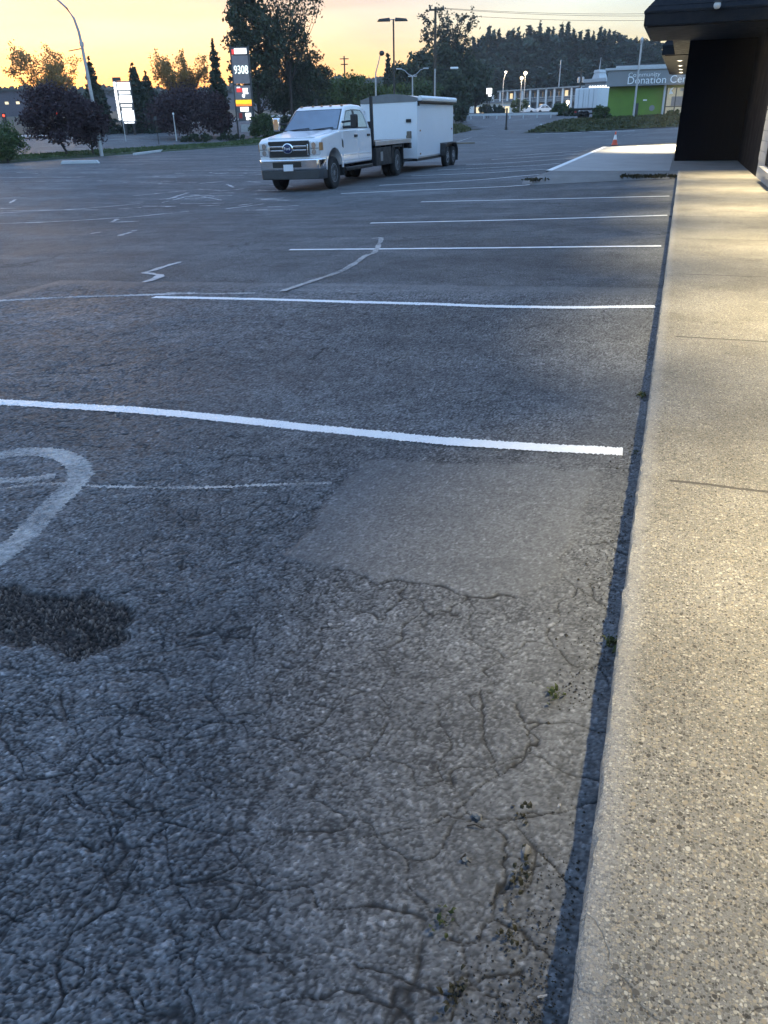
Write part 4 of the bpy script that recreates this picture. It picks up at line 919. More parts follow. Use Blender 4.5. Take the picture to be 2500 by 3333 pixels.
for x in (.46, -1.07): MB().box(x, x+.61, 5.76, 5.79, .34, .97).build('mudflap', 'black_plastic', tr)
for s in (1, -1): MB().slab_x([(4.66, .40), (4.72, .40), (4.80, .86), (5.72, .86), (5.72, .93), (4.70, .93)], s*.52, s*1.06).build('fender', 'black_plastic', tr, bevel=.01)
MB().add([(1.1005, 3.4, .55), (1.1005, 3.9, .55), (1.1005, 3.9, .8), (1.1005, 3.4, .8)], [(0, 1, 2, 3)])
MB().box(1.051, 1.065, 3.55, 3.75, .52, .78).build('toolbox_latch', 'rim_grey', tr, bevel=.004)

# ------------------------------------------------------------------ enclosed cargo trailer behind it
QX, QY = -9.55, 28.0
tl = empty('cargo_trailer', (QX, QY, T(QX, QY)), 0, 'white enclosed twin axle cargo trailer hitched behind the pickup truck', 'trailer'); tl.rotation_euler = (0, -R(1.0), 0)
HT = 1.0; LT = 4.85
arc = [(x*HT, 2.29+.14*(1-x*x)) for x in (-1, -.75, -.5, -.25, 0, .25, .5, .75, 1)]
bx = MB().slab_y([(-HT, .44), (HT, .44), (HT, 2.285)]+[(-HT, 2.285)], 0, LT).build('box', 'trailer_white', tl, bevel=.02)
cap = MB().slab_y([(-HT-.012, 2.18)]+[(x*1.012, z+.012) for x, z in arc]+[(HT+.012, 2.18)], -.012, .07).slab_y(arc+[(HT, 2.287), (-HT, 2.287)], .071, .25); cap.build('front_cap', 'roof_cap_grey', tl, bevel=.02)
MB().slab_y(arc+[(HT, 2.287), (-HT, 2.287)], .251, LT).build('roof', 'aluminium', tl, bevel=.01)
aw = MB().tube([(HT+.08, .12, 2.285), (HT+.08, LT-.04, 2.285)], .078, 12).build('awning', 'trailer_white', tl, smooth=True)
MB().box(HT+.003, HT+.15, .10, LT-.02, 2.165, 2.205).box(HT+.003, HT+.05, .1, .2, 2.06, 2.16).box(HT+.003, HT+.03, .2, LT-.1, 2.12, 2.163).build('rail', 'black_plastic', aw)
MB().box(HT+.10, HT+.158, .12, LT-.04, 2.207, 2.23).build('awning_edge', 'aluminium', aw)
for x in (-HT, HT): MB().box(x-.018 if x > 0 else x-.012, x+.012 if x > 0 else x+.018, -.018, .03, .42, 2.19).build('corner_trim', 'trailer_white', tl, bevel=.008)
MB().box(-HT-.005, HT+.005, -.02, LT+.01, .355, .437).build('frame', 'black_steel', tl)
MB().box(-HT-.012, HT+.012, .035, LT-.03, .44, .50).build('sill_trim', 'aluminium', tl, bevel=.004)
dr = MB().box(-HT+.02, HT-.02, LT+.002, LT+.03, .47, 2.1).build('rear_door', 'trailer_white', tl, bevel=.008)
MB().box(-.9, .9, LT+.031, LT+.05, 1.1, 1.14).build('lock_bar', 'aluminium', dr)
for z in (1.62, 1.12): MB().box(.62, .80, -.05, -.003, z-.05, z+.05).build('latch', 'black_plastic', tl, bevel=.01)
MB().box(-.94, -.86, -.03, -.003, 1.45, 1.98).build('grab_rail', 'galvanised', tl, bevel=.01)
for y, z in ((.35, 1.30), (LT-.25, 1.30), (.35, .58)): MB().box(HT+.002, HT+.02, y-.05, y+.05, z-.025, z+.025).build('marker_lamp', 'red_lens' if y > 1 else 'amber', tl, bevel=.006)
for s in (1, -1):
    for y in (3.50, 4.36):
        tyre(tl, s*(HT+.06), y, r=.345, w=.21, out=s, rim='galvanised', rr=.20)
    ff = [(y_-.22, z_) for y_, z_ in [(3.12, .42), (3.14, .60), (3.30, .80), (3.50, .845), (4.72, .845), (4.95, .78), (5.10, .6), (5.13, .40), (5.09, .40), (5.06, .58), (4.92, .74), (4.7, .80), (3.52, .80), (3.33, .76), (3.18, .58), (3.16, .42)]]
    MB().slab_x(ff, s*(HT+.002), s*(HT+.20)).build('wheel_arch', 'black_plastic', tl)
    MB().slab_x([(4.82, .18), (4.85, .18), (4.85, .42), (4.82, .42)], s*(HT-.02), s*(HT+.20)).build('mudflap', 'rubber', tl)
MB().slab_x([(2.93, .845), (4.84, .845), (4.84, .44), (2.93, .44)], HT-.03, HT+.004).build('wheel_well', 'black_plastic', tl)
MB().box(-.05, .05, -1.35, 0, .37, .45).tube([(-.8, .0, .40), (0, -1.2, .40)], .035, 6).tube([(.8, 0, .40), (0, -1.2, .40)], .035, 6).build('tongue', 'black_steel', tl)
MB().tube([(.0, -.9, .02), (0, -.9, .9)], .03, 8).build('jack', 'galvanised', tl)
bar = hit(1482, 470)

# ------------------------------------------------------------------ far things: helpers
def zrow(px, py, D): return float(at(px, py, D)[2])
def wm(w, D): return w*D/2809.0
def frame(p0, p1, z, name, label, cat, group=None):
    rz = math.atan2(p1[1]-p0[1], p1[0]-p0[0]); L_ = math.hypot(p1[0]-p0[0], p1[1]-p0[1])
    return empty(name, (float(p0[0]), float(p0[1]), float(z)), rz, label, cat, group), L_
def upright(px, py, D, top, name, label, cat, group=None):
    f = foot(px, py, D); return empty(name, f, KA, label, cat, group), zrow(px, top, D)-f[2], f

# distant ridge to the left
mb = MB(); nr = np.random.default_rng(2); pxs = list(range(-260, 1460, 26)); n = len(pxs)
for k, px in enumerate(pxs):
    ty = 292-(30*sm(500, 1200, px))+nr.normal()*5
    a, b = at(px, 400, 330), at(px, 400, 470); zt = zrow(px, ty, 470)
    mb.v += [(a[0], a[1], -3), (a[0]*.45+b[0]*.55, a[1]*.45+b[1]*.55, zt*.55), (b[0], b[1], zt), (b[0]*1.15, b[1]*1.15, -5)]
mb.f = [(k*4+j, k*4+4+j, k*4+5+j, k*4+1+j) for k in range(n-1) for j in range(3)]
struct(mb.build('hills', 'ridge', smooth=True))
P = []
for k in range(5200):
    px = nr.uniform(-200, 1350); D = nr.uniform(440, 475); p = at(px, 288-(30*sm(500, 1200, px))+5*math.sin(px*.05)+4*math.sin(px*.13)+abs(nr.normal())*9, D); P.append(p+np.array([0, 0, nr.uniform(-4, .5)]))
tag(leaves('far_wood', np.array(P), 2.6, 'needle_far', None, nr, 1.2, 1), 'far wooded ridge along the horizon behind the street', 'wood', kind='stuff')

# ------------------------------------------------------------------ trees on the left
def place_broad(px, py, D, top, w, trunk_px, n, leaf, mat, label, seed, **k):
    f = foot(px, py, D); h = zrow(px, top, D)-f[2]
    return broad_tree(k.pop('name', 'broad_tree'), f, h, wm(w, D), trunk_px*D/3150, n, leaf, mat, label, seed, **k)
place_broad(28, 534, 46.5, 392, 135, 14, 5200, .075, 'leaf_green', 'small bushy green tree at the left edge of the photo on the grass verge', 1, name='small_tree', clumps=55, gap=.6, trunk_r=.05)
place_broad(222, 508, 53, 268, 225, 44, 14000, .09, 'leaf_plum', 'round dark purple tree with a leaning trunk left of the curved street lamp', 2, name='plum_tree', clumps=80, gap=.62, group=None, trunk_r=.075, lean=(-.25, -.1))
place_broad(303, 498, 54.3, 292, 125, 26, 8000, .09, 'leaf_plum', 'narrower dark purple tree standing close beside the curved street lamp', 3, name='plum_tree', clumps=60, gap=.7, trunk_r=.07)
place_broad(612, 450, 82, 283, 232, 22, 14000, .115, 'leaf_plum', 'wide dark purple tree left of the red and yellow price sign', 4, name='plum_tree', clumps=80, gap=.62, trunk_r=.09)
place_broad(720, 450, 83, 300, 90, 26, 5500, .115, 'leaf_plum', 'slim dark tree right beside the red and yellow price sign', 5, name='plum_tree', clumps=40, gap=.8, trunk_r=.08)
def place_sparse(px, py, D, top, w, n, leaf, mat, label, seed, trunk=.3, spread=.55):
    f = foot(px, py, D); h = zrow(px, top, D)-f[2]
    return sparse_tree('airy_tree', f, h, wm(w, D), h*trunk, n, leaf, mat, label, seed, spread=spread)
place_sparse(180, 430, 95, 165, 235, 9500, .12, 'leaf_backlit', 'airy golden backlit tree rising behind the round purple tree at the left', 11)
place_sparse(616, 425, 100, 155, 185, 9000, .12, 'leaf_backlit', 'airy golden backlit tree behind the wide purple tree', 12)
def place_con(px, py, D, top, w, n, leaf, label, seed, mat='needle', **k):
    f = foot(px, py, D); h = zrow(px, top, D)-f[2]; return conifer('conifer', f, h, wm(w, D)*1.35, int(n*1.4), leaf, mat, label, seed, **k)
place_con(330, 440, 90, 185, 120, 5000, .16, 'dark conifer behind the curved street lamp', 21)
place_con(462, 432, 92, 205, 135, 5500, .17, 'broad dark conifer right of the white tenant sign', 22, ragged=.3)
place_con(500, 432, 95, 232, 110, 4000, .17, 'shorter dark conifer tucked against the broad one right of the white sign', 23)
place_con(722, 430, 86, 122, 80, 3200, .17, 'slender tall conifer left of the red and yellow price sign', 24, ragged=.5)
# tall trees behind the price sign
place_broad(858, 430, 92, -130, 178, 70, 13000, .20, 'leaf_dark', 'tall dense dark tree behind the red and yellow price sign', 31, clumps=120, gap=.48, flat_top=.95, trunk_r=.24, lean=(-.3, 0))
f = foot(955, 430, 96); h = zrow(955, -95, 96)-f[2]
sparse_tree('airy_tree', f, h, wm(235, 96), h*.38, 5200, .17, 'leaf_dark', 'tall open crowned tree with bare branches showing against the sky', 32, spread=.8)
place_broad(1014, 430, 99, 150, 150, 45, 6500, .18, 'leaf_dark', 'dark rounded tree below the tall open crowned tree', 33, clumps=70, gap=.6)
place_broad(930, 430, 101, 170, 150, 45, 6500, .18, 'leaf_dark', 'dark tree filling the gap between the two tall trees', 38, clumps=60, gap=.6)
for i, (px, top, w, lab) in enumerate([(1075, 250, 130, 'mid green tree behind the truck cab'), (1150, 228, 120, 'mid green tree behind the truck headboard'), (1222, 262, 120, 'mid green tree behind the front of the trailer roof'), (1296, 272, 130, 'mid green tree behind the middle of the trailer roof'), (1372, 255, 130, 'mid green tree behind the utility pole')]):
    place_broad(px, 420, 112+i*2, top, w, 20, 5200, .19, 'leaf_mid' if i != 4 else 'leaf_green', lab, 41+i, clumps=50, gap=.65)
for i, (px, top, w, D, lab) in enumerate([(1318, 196, 120, 150, 'dark tree below the twin headed lamp'), (1372, 165, 130, 158, 'dark tree left of the tall utility pole, under its top'), (1432, 140, 150, 165, 'large dark tree behind the tall utility pole'), (1500, 148, 140, 172, 'large dark tree left of the forest edge'), (1545, 200, 130, 168, 'dark tree above the left end of the motel'), (1480, 235, 130, 140, 'dark lower tree right of the tall utility pole')]):
    place_broad(px, 405, D, top, w, 25, 5200, .34, 'leaf_dark', lab, 51+i, clumps=60, gap=.6, trunk_r=.2)
place_sparse(1455, 405, 170, 32, 165, 4200, .26, 'needle', 'tall ragged tree with thin bare top behind the utility pole', 61, trunk=.45)
place_con(1266, 405, 140, 165, 62, 1500, .28, 'thin conifer right of the twin headed lamp', 25, ragged=.45)
# shrubs and hedges
def place_shrub(px, py, D, top, w, n, leaf, mat, label, seed, name='shrub', cat='shrub', dd=None):
    f = foot(px, py, D); h = zrow(px, top, D)-f[2]; return shrub(name, f, wm(w, D), dd or wm(w, D)*.7, max(.3, h), n, leaf, mat, label, seed, cat, rz=KA)
place_shrub(640, 462, 78, 436, 130, 2500, .10, 'leaf_dark', 'low dark hedge along the lot edge under the wide purple tree', 71, 'hedge', 'hedge', 1.2)
place_shrub(752, 456, 80, 436, 110, 2200, .10, 'leaf_dark', 'low dark hedge at the foot of the red and yellow price sign', 72, 'hedge', 'hedge', 1.2)
place_shrub(868, 446, 83, 366, 115, 5200, .12, 'leaf_green', 'tall square hedge right of the price sign', 73, 'hedge', 'hedge', 1.6)
place_shrub(962, 446, 86, 372, 110, 4200, .13, 'leaf_dark', 'dark hedge behind the front of the truck', 74, 'hedge', 'hedge', 1.6)
place_shrub(1955, 402, 83, 338, 62, 2600, .12, 'leaf_green', 'green bush on the bank left of the donation centre', 75)
place_shrub(2186, 395, 82, 352, 50, 1400, .12, 'leaf_green', 'smaller green bush in front of the donation centre window', 76)
place_shrub(1822, 384, 125, 338, 60, 1600, .2, 'leaf_green', 'round bush left of the parked box trailer', 77)
place_shrub(1858, 384, 122, 352, 50, 1100, .2, 'leaf_dark', 'dark low bush against the parked box trailer', 78)
place_shrub(1610, 378, 170, 342, 70, 1500, .25, 'leaf_dark', 'dark bush before the lit windows of the low building', 79)
place_shrub(1505, 385, 112, 330, 60, 1800, .18, 'leaf_dark', 'dark bush just behind the rear of the trailer', 80)
for i, (px, top, w, D) in enumerate([(1690, 318, 60, 186), (1580, 340, 46, 186)]):
    place_shrub(px, 372, D, top, w, 1200, .25, 'leaf_green' if i == 0 else 'leaf_dark', ['bushy tree in front of the motel balconies', 'dark bush beside the white box sign'][i], 90+i)

# ------------------------------------------------------------------ forest on the hill: a few models, every tree its own copy
protos = []
for v in range(7):
    r = conifer('conifer', (0, 0, 0), 16, [5.4, 4.6, 6.2, 5.0, 7.0, 5.6, 4.2][v], [1500, 1200, 1700, 1300, 1700, 1400, 1100][v], .62, 'needle_far', None, 200+v, ragged=[.3, .5, .35, .45, .55, .3, .6][v])
    protos.append(r)
sky_tops = [(1535, 118), (1583, 72), (1613, 92), (1642, 96), (1655, 86), (1673, 92), (1707, 77), (1722, 96), (1741, 69), (1767, 84), (1782, 90), (1808, 75), (1827, 67), (1846, 86), (1867, 100), (1890, 92), (1909, 104), (1930, 78), (1943, 90), (1957, 92), (1972, 100), (1988, 106), (2010, 114), (2026, 124), (2044, 120), (2062, 124), (2078, 128), (2095, 122), (2112, 126), (2130, 132), (2150, 138), (1563, 112), (1598, 116), (1628, 118), (1690, 112), (1755, 106), (1795, 112), (1855, 112)]
for v in range(3):
    protos.append(broad_tree('broad_tree', (0, 0, 0), 16, [8, 6.5, 9][v], 4, 1700, .75, 'needle_far', None, 300+v, clumps=26, gap=.75, twigs=False))
rg = random.Random(12); used = set()
def forest_tree(px, D, top, wf, broad=.0):
    v = rg.randrange(7) if rg.random() > broad else 7+rg.randrange(3); f = foot(px, 380, D); h = zrow(px, top, D)-f[2]
    if h < 4: return
    o = protos[v] if v not in used else copy_tree(protos[v]); used.add(v)
    o.location = f; s = h/16; wf = wf if v < 7 else 1.1; k = wf*max(.75, min(1.35, 1/s**.4)); o.scale = (s*k, s*k, s); o.rotation_euler = (0, 0, rg.uniform(0, 6.28))
    sk = top < 140
    kd = 'conifer' if v < 7 else 'round crowned tree'; o['label'] = f'dark {kd} whose top stands out on the forest skyline above the motel' if sk else f'dark {kd} within the forest on the hill behind the motel'
    o['category'] = 'tree'; o['group'] = f'{kd}s on the forest skyline' if sk else f'{kd}s on the hillside'
for px, ty in sky_tops: forest_tree(px, rg.uniform(290, 312), ty, rg.uniform(.9, 1.5), .0 if px < 1980 else .4)
sky_tops += [(2180, 142), (2215, 148), (2250, 152)]
def skyline(px): return min(ty+abs(px-x)*.9 for x, ty in sky_tops)
for k in range(64):
    px = 1515+k*11.6+rg.uniform(-5, 5); forest_tree(px, rg.uniform(280, 300), skyline(px)+rg.uniform(16, 38), rg.uniform(1.3, 2.0), .2)
for k in range(110):
    px = 1520+(k*79 % 740)+rg.uniform(-6, 6); t = rg.random(); forest_tree(px, 290-t*46, 145+t*105+rg.uniform(-10, 18), 1.9, .35)
for v in range(10):
    if v not in used:
        for c_ in list(protos[v].children): bpy.data.objects.remove(c_)
        bpy.data.objects.remove(protos[v])

# ------------------------------------------------------------------ lamps and poles
f = foot(330, 500, 54.3); r = empty('street_lamp', f, 0, 'tall grey street lamp with a curved arm near the left edge', 'street lamp')
pl = [at(330, 500, 54.3), at(311, 380, 54.3), at(289, 262, 54.3), at(266, 145, 54.2), at(256, 102, 54.1), at(241, 60, 54), at(216, 25, 53.8), at(185, -3, 53.6), at(130, -40, 53.3)]
pl[0] = np.array(f)
MB().tube([tuple(p-np.array(f)) for p in pl], [.12, .11, .10, .085, .08, .07, .06, .055, .05], 10).build('pole', 'galvanised', r, smooth=True)
a = at(266, 158, 54.2)-np.array(f); b = at(224, 166, 54.2)-np.array(f); MB().tube([tuple(a), tuple(b)], .03, 6).build('sign_arm', 'dark_pole', r)
a = at(266, 143, 54.2)-np.array(f); MB().tube([tuple(a-np.array([0, 0, .12])), tuple(a+np.array([0, 0, .12]))], .13, 8).build('collar', 'galvanised', r)
e = pl[-1]-np.array(f); hd = at(100, -52, 53.1)-np.array(f); MB().tube([tuple(e), tuple(hd)], [.10, .16], 8).build('lamp_head', 'galvanised', r)
def shoebox(mb, x, z, s, y=0): mb.add([(x, y-.28, z-.16), (x+s*1.15, y-.28, z-.16), (x+s*1.15, y+.28, z-.16), (x, y+.28, z-.16), (x+s*.05, y-.2, z+.1), (x+s*1.0, y-.2, z+.02), (x+s*1.0, y+.2, z+.02), (x+s*.05, y+.2, z+.1)], [(0, 3, 2, 1), (4, 5, 6, 7), (0, 1, 5, 4), (1, 2, 6, 5), (2, 3, 7, 6), (3, 0, 4, 7)]); return mb
r, h, f = upright(1285, 430, 80, 62, 'parking_lamp', 'tall dark parking lot lamp with two box heads behind the trailer', 'lamp post')
MB().tube([(0, 0, 0), (0, 0, h)], [.10, .07], 10).build('pole', 'dark_pole', r, smooth=True)
hd = shoebox(MB(), -.28, h, -1).build('lamp_head', 'dark_pole', r, bevel=.03); hd = shoebox(MB(), .12, h, 1).build('lamp_head', 'dark_pole', r, bevel=.03)
MB().tube([(-.3, 0, h-.04), (.3, 0, h-.04)], .04, 6).build('bracket', 'galvanised', r)
r, h, f = upright(1226, 420, 90, 235, 'street_lamp', 'grey single arm street lamp left of the twin headed parking lamp', 'street lamp')
MB().tube([(0, 0, 0), (0, 0, h*.9), (.05, 0, h), (.35, 0, h+1.5*.6), (.55, 0, h+1.6)], [.10, .08, .06, .05, .04], 8).build('pole', 'galvanised', r, smooth=True)
MB().lathe([(.05, -.3), (.2, -.22), (.24, 0), (.14, .2), (.001, .24)], 'x', (.72, 0, h+1.65), 12).build('lamp_head', 'dark_pole', r, smooth=True)
r, h, f = upright(1343, 415, 112, 246, 'street_lamp', 'grey street lamp with two gull wing arms above the trailer roof', 'street lamp')
MB().tube([(0, 0, 0), (0, 0, h)], [.11, .08], 8).build('pole', 'galvanised', r, smooth=True)
for s in (-1, 1):
    arm = MB().tube([(s*.05, 0, h), (s*.5, 0, h+.15), (s*1.0, 0, h+.6), (s*1.5, 0, h+.75)], .045, 6).build('arm', 'galvanised', r)
    MB().box(min(s*1.35, s*2.05), max(s*1.35, s*2.05), -.15, .15, h+.68, h+.84).build('lamp_head', 'galvanised', arm, bevel=.05)
MB().box(-.55, .55, -.04, .04, h-.12, h+.0).build('bracket', 'galvanised', r)
r, h, f = upright(1414, 425, 78, 22, 'utility_pole', 'tall wooden utility pole with a crossarm and a street light arm behind the trailer', 'utility pole')
MB().tube([(0, 0, 0), (0, 0, h)], [.15, .10], 9).build('pole', 'wood_pole', r, smooth=True)
MB().tube([(.0, -.13, h-(430-275)*0-8.0), (.0, -.13, h-4.6)], .055, 6).build('conduit', 'galvanised', r)
MB().box(-.55, .75, -.16, -.05, h-.30, h-.16).build('crossarm', 'wood_pole', r)
MB().lathe([(.07, 0), (.09, .08), (.05, .2), (.03, .24)], 'z', (-.45, -.1, h-.16), 8).lathe([(.07, 0), (.09, .08), (.05, .2), (.03, .24)], 'z', (.65, -.1, h-.16), 8).build('insulator', 'dark_grey', r)
hz = zrow(1475, 222, 78)-f[2]
am = MB().tube([(0, 0, hz-.5), (.7, 0, hz-.1), (1.45, 0, hz)], .035, 6).build('arm', 'dark_pole', r); MB().box(1.35, 2.05, -.16, .16, hz-.07, hz+.09).build('lamp_head', 'letter_white', am, bevel=.05)
up = (f, h)
r, h, f = upright(1129, 420, 150, 182, 'utility_pole', 'small distant utility pole with two crossarms against the orange sky', 'utility pole')
MB().tube([(0, 0, 0), (0, 0, h)], [.16, .11], 8).build('pole', 'wood_pole', r); MB().box(-.75, .75, -.2, -.1, h-.5, h-.35).box(-.6, .6, -.2, -.1, h-1.3, h-1.15).build('crossarm', 'wood_pole', r)
r, h, f = upright(2060, 392, 84, 132, 'light_pole', 'tall pale pole standing in front of the donation centre', 'pole')
MB().tube([(0, 0, 0), (0, 0, h)], [.11, .08], 8).build('pole', 'galvanised', r, smooth=True); MB().lathe([(.12, -.25), (.16, 0), (.10, .2), (.001, .3)], 'z', (0, 0, h), 10).build('lamp_head', 'galvanised', r)
def lit_lamp(px, py, D, top, name, label, mat, hr, lean=.0, cat='lamp post', group=None):
    r, h, f = upright(px, py, D, top, name, label, cat, group)
    MB().tube([(0, 0, 0), (0, 0, h*.8), (lean, 0, h)], [.09, .08, .05], 7).build('pole', 'galvanised', r)
    hd = MB().lathe([(hr*.6, -hr*1.0), (hr, -hr*.3), (hr*.9, hr*.4), (.001, hr*.9)], 'z', (lean, 0, h+hr*.4), 12).build('lamp_head', mat, r, smooth=True)
    l = bpy.data.lights.new('lamp_light', 'POINT'); l.energy = 40; l.color = (1, .75, .45); l.shadow_soft_size = .2; o = bpy.data.objects.new('lamp_light', l); COL.objects.link(o); o.location = (lean, -.6, h); o.parent = hd
lit_lamp(1634, 372, 186, 236, 'lamp_post', 'lit lamp post with a single white head above the left part of the motel', 'lamp_white', .22, .4)
lit_lamp(1692, 372, 184, 256, 'lamp_post', 'lit warm lamp, the left and lower of the bright pair above the motel', 'lamp_yellow', .33)
lit_lamp(1703, 372, 188, 240, 'lamp_post', 'lit warm lamp, the right and higher of the bright pair above the motel', 'lamp_yellow', .36)
lit_lamp(1845, 372, 175, 334, 'lamp_post', 'short lit lamp with a bright yellow head before the right end of the motel', 'lamp_yellow', .33)
r, h, f = upright(1811, 372, 215, 195, 'thin_pole', 'thin bare pole rising behind the motel roof', 'pole'); MB().tube([(0, 0, 0), (.2, 0, h)], [.16, .10], 7).build('pole', 'galvanised', r)
r, h, f = upright(1881, 372, 190, 226, 'utility_pole', 'utility pole with two transformer cans left of the white roof tower', 'utility pole')
MB().tube([(0, 0, 0), (0, 0, h)], [.17, .12], 7).build('pole', 'wood_pole', r); MB().box(-.8, .8, -.2, -.1, h-.5, h-.35).build('crossarm', 'wood_pole', r)
for s in (-1, 1): MB().lathe([(.001, -.5), (.28, -.48), (.28, .45), (.12, .55), (.001, .6)], 'z', (s*.45, -.15, h-2.0), 12).build('transformer', 'galvanised', r, smooth=True)
# power lines to the right of the tall utility pole
for i, (dz, py1) in enumerate([(-.05, 10), (-.1, 22), (-.5, 34)]):
    a = np.array([up[0][0], up[0][1], up[0][2]+up[1]+dz]); b = at(2750, py1-8, 88)
    q = []
    for k in range(21):
        t = k/20; p = a+(b-a)*t; p[2] -= .75*4*t*(1-t); q.append(tuple(p))
    tag(MB().tube(q, .013, 4).build('power_line', 'wire_black', smooth=True), ['topmost of the three thin power lines crossing the sky right of the pole', 'middle of the three thin power lines crossing the sky right of the pole', 'lowest of the three thin power lines crossing the sky right of the pole'][i], 'power line', 'power lines')
r, h, f = upright(518, 472, 73, 378, 'sign_post', 'thin dark post in the verge left of the wide purple tree', 'post'); MB().tube([(0, 0, 0), (0, 0, h)], .035, 6).build('post', 'dark_pole', r); MB().box(-.12, .12, -.05, -.04, h-.3, h).build('plate', 'dark_grey', r)
r, h, f = upright(574, 450, 79, 370, 'lamp_bollard', 'short grey lamp post leaning among the purple trees', 'post'); MB().tube([(0, 0, 0), (0, 0, h)], [.07, .05], 7).build('post', 'galvanised', r); MB().lathe([(.05, -.1), (.11, 0), (.001, .12)], 'z', (0, 0, h), 10).build('lamp_head', 'letter_white', r)
r, h, f = upright(408, 446, 78, 350, 'sign_post', 'thin grey post in front of the white tenant sign', 'post'); MB().tube([(0, 0, 0), (0, 0, h)], .035, 6).build('post', 'galvanised', r); MB().box(-.1, .1, -.05, -.04, h-.25, h).build('plate', 'dark_grey', r)
r, h, f = upright(1648, 405, 87, 352, 'utility_post', 'dark short post standing by the access road', 'post'); MB().tube([(0, 0, 0), (0, 0, h)], [.10, .09], 7).lathe([(.16, 0), (.13, .25), (.1, .3)], 'z', (0, 0, 0), 8).build('post', 'dark_pole', r)
for i, (px, top) in enumerate([(30, 372), (204, 366)]):
    r, h, f = upright(px, 446, 84, top, 'traffic_signal', ['red traffic light at the left edge of the photo above the bushy tree', 'red traffic light glimpsed through the round purple tree'][i], 'traffic light')
    MB().tube([(0, 0, 0), (0, 0, h)], .06, 7).build('pole', 'dark_pole', r); hd = MB().box(-.17, .17, -.22, -.06, h-1.0, h+.1).build('signal_head', 'black_plastic', r, bevel=.02)
    MB().lathe([(.11, 0), (.07, -.03), (.001, -.04)], 'y', (0, -.225, h-.1), 12).build('lens', 'signal_red', hd)
    MB().lathe([(.11, 0), (.001, -.02)], 'y', (0, -.225, h-.45), 12).lathe([(.11, 0), (.001, -.02)], 'y', (0, -.225, h-.8), 12).build('unlit_lens', 'dark_grey', hd)

# ------------------------------------------------------------------ roadside signs
r, h, f = upright(803, 440, 84, 150, 'price_sign', 'tall dark price sign with red and white top, lit digits and a yellow band', 'sign')
z = lambda y: zrow(790, y, 84)-f[2]
Wd = .76
MB().box(-Wd-.12, -Wd+.0, -.02, .33, 0, h).box(Wd, Wd+.14, -.02, .33, 0, h).build('post', 'dark_grey', r, bevel=.02)
MB().box(-Wd, Wd, .05, .28, z(178), z(152)).build('header', 'sign_grey', r)
MB().box(-Wd+.04, -Wd+.28, .0, .045, z(176), z(160)).build('red_square', 'sign_red_lit', r); MB().box(-Wd+.30, Wd-.08, .0, .045, z(175), z(157)).build('name_panel', 'sign_lit', r)
pn = MB().box(-Wd, Wd, .02, .28, z(272), z(180)).build('price_panel', 'panel_dim', r); text_mb('9308', .98, .02, 'digit_lit', 'price_digits', pn, (-.66, -.012, z(240)), (R(90), 0, 0), width=1.32)
p2 = MB().box(-Wd, Wd, .02, .28, z(323), z(278)).build('logo_panel', 'panel_dim', r)
MB().box(-.58, -.05, -.015, .015, z(300), z(287)).build('red_block', 'sign_red_lit', p2)
MB().slab_y([(.02, z(306)), (.5, z(306)), (.55, z(302)), (.42, z(301)), (.5, z(287)), (.02, z(287))], -.015, .015).slab_y([(-.08, z(316)), (.12, z(318)), (.2, z(309)), (.02, z(306.5)), (-.1, z(309))], -.015, .015).slab_y([(-.55, z(286)), (-.2, z(286)), (-.3, z(282)), (-.38, z(284)), (-.48, z(282))], -.015, .015).build('leaf_mark', 'sign_lit', p2)
MB().box(-Wd-.02, Wd+.02, .0, .28, z(338), z(325)).build('yellow_band', 'sign_yellow_lit', r); MB().box(-Wd-.02, Wd+.02, .0, .28, z(345), z(338.3)).build('orange_band', 'sign_orange_lit', r)
p3 = MB().box(-Wd, Wd, .02, .28, z(366), z(347)).build('service_panel', 'sign_grey', r); MB().box(-.38, .42, -.015, .015, z(363), z(348.5)).build('white_plate', 'sign_lit', p3)
p4 = MB().box(-Wd+.1, Wd-.02, .06, .24, z(394), z(367)).build('lower_panel', 'sign_grey', r); MB().box(-.55, -.25, .03, .055, z(385), z(368)).build('red_strip', 'sign_red', p4)
MB().box(.05, .6, .03, .055, z(380), z(368)).box(.1, .35, .03, .055, z(391), z(381)).box(.42, .55, .03, .055, z(390), z(383)).build('white_plate', 'sign_lit', p4)
MB().box(-.5, .5, .08, .2, z(430), z(405)).build('planter_panel', 'galvanised', r)

r, h, f = upright(424, 436, 88, 266, 'tenant_sign', 'tall lit white tenant sign with a column of letters down its left side', 'sign')
z = lambda y: zrow(395, y, 88)-f[2]
MB().box(-.62, .74, .0, .35, z(404), z(264)).build('cabinet', 'sign_grey', r, bevel=.02); MB().box(-1.0, -.64, .05, .3, z(398), z(258)).build('side_column', 'sign_grey', r)
MB().box(-.98, -.2, .02, .3, z(263), z(251)).build('cap', 'dark_grey', r); MB().box(-.5, -.3, .1, .3, 0, z(404)).box(.35, .55, .1, .3, 0, z(404)).build('post', 'dark_pole', r)
for y0, y1, xa, xb in ((293, 268, -.58, .70), (307, 297, -.5, .62), (335, 311, -.56, .70), (348, 340, -.5, .60), (358, 352, -.5, .55), (394, 360, -.56, -.06), (394, 360, -.02, .70), (402, 397, -.4, -.1), (402, 397, -.04, .6)):
    MB().box(xa, xb, -.03, -.002, z(y0), z(y1)).build('panel', 'sign_lit', r)
rg2 = random.Random(6)
for k in range(11):                                # one cut-out per unreadable letter
    zc = z(272+k*11.3); hh = .17
    shp = [(-hh*.9, -hh*.75), (-.02, -hh), (hh*.8, -hh*.6), (hh*.6, 0), (hh*.9, hh*.7), (0, hh), (-hh*.8, hh*.8), (-hh*.5, .02)]
    MB().slab_y([(-.82+x*rg2.uniform(.85, 1.15), zc+y*rg2.uniform(.9, 1.1)) for x, y in shp], .0, .045).build('letter', 'sign_lit', r)
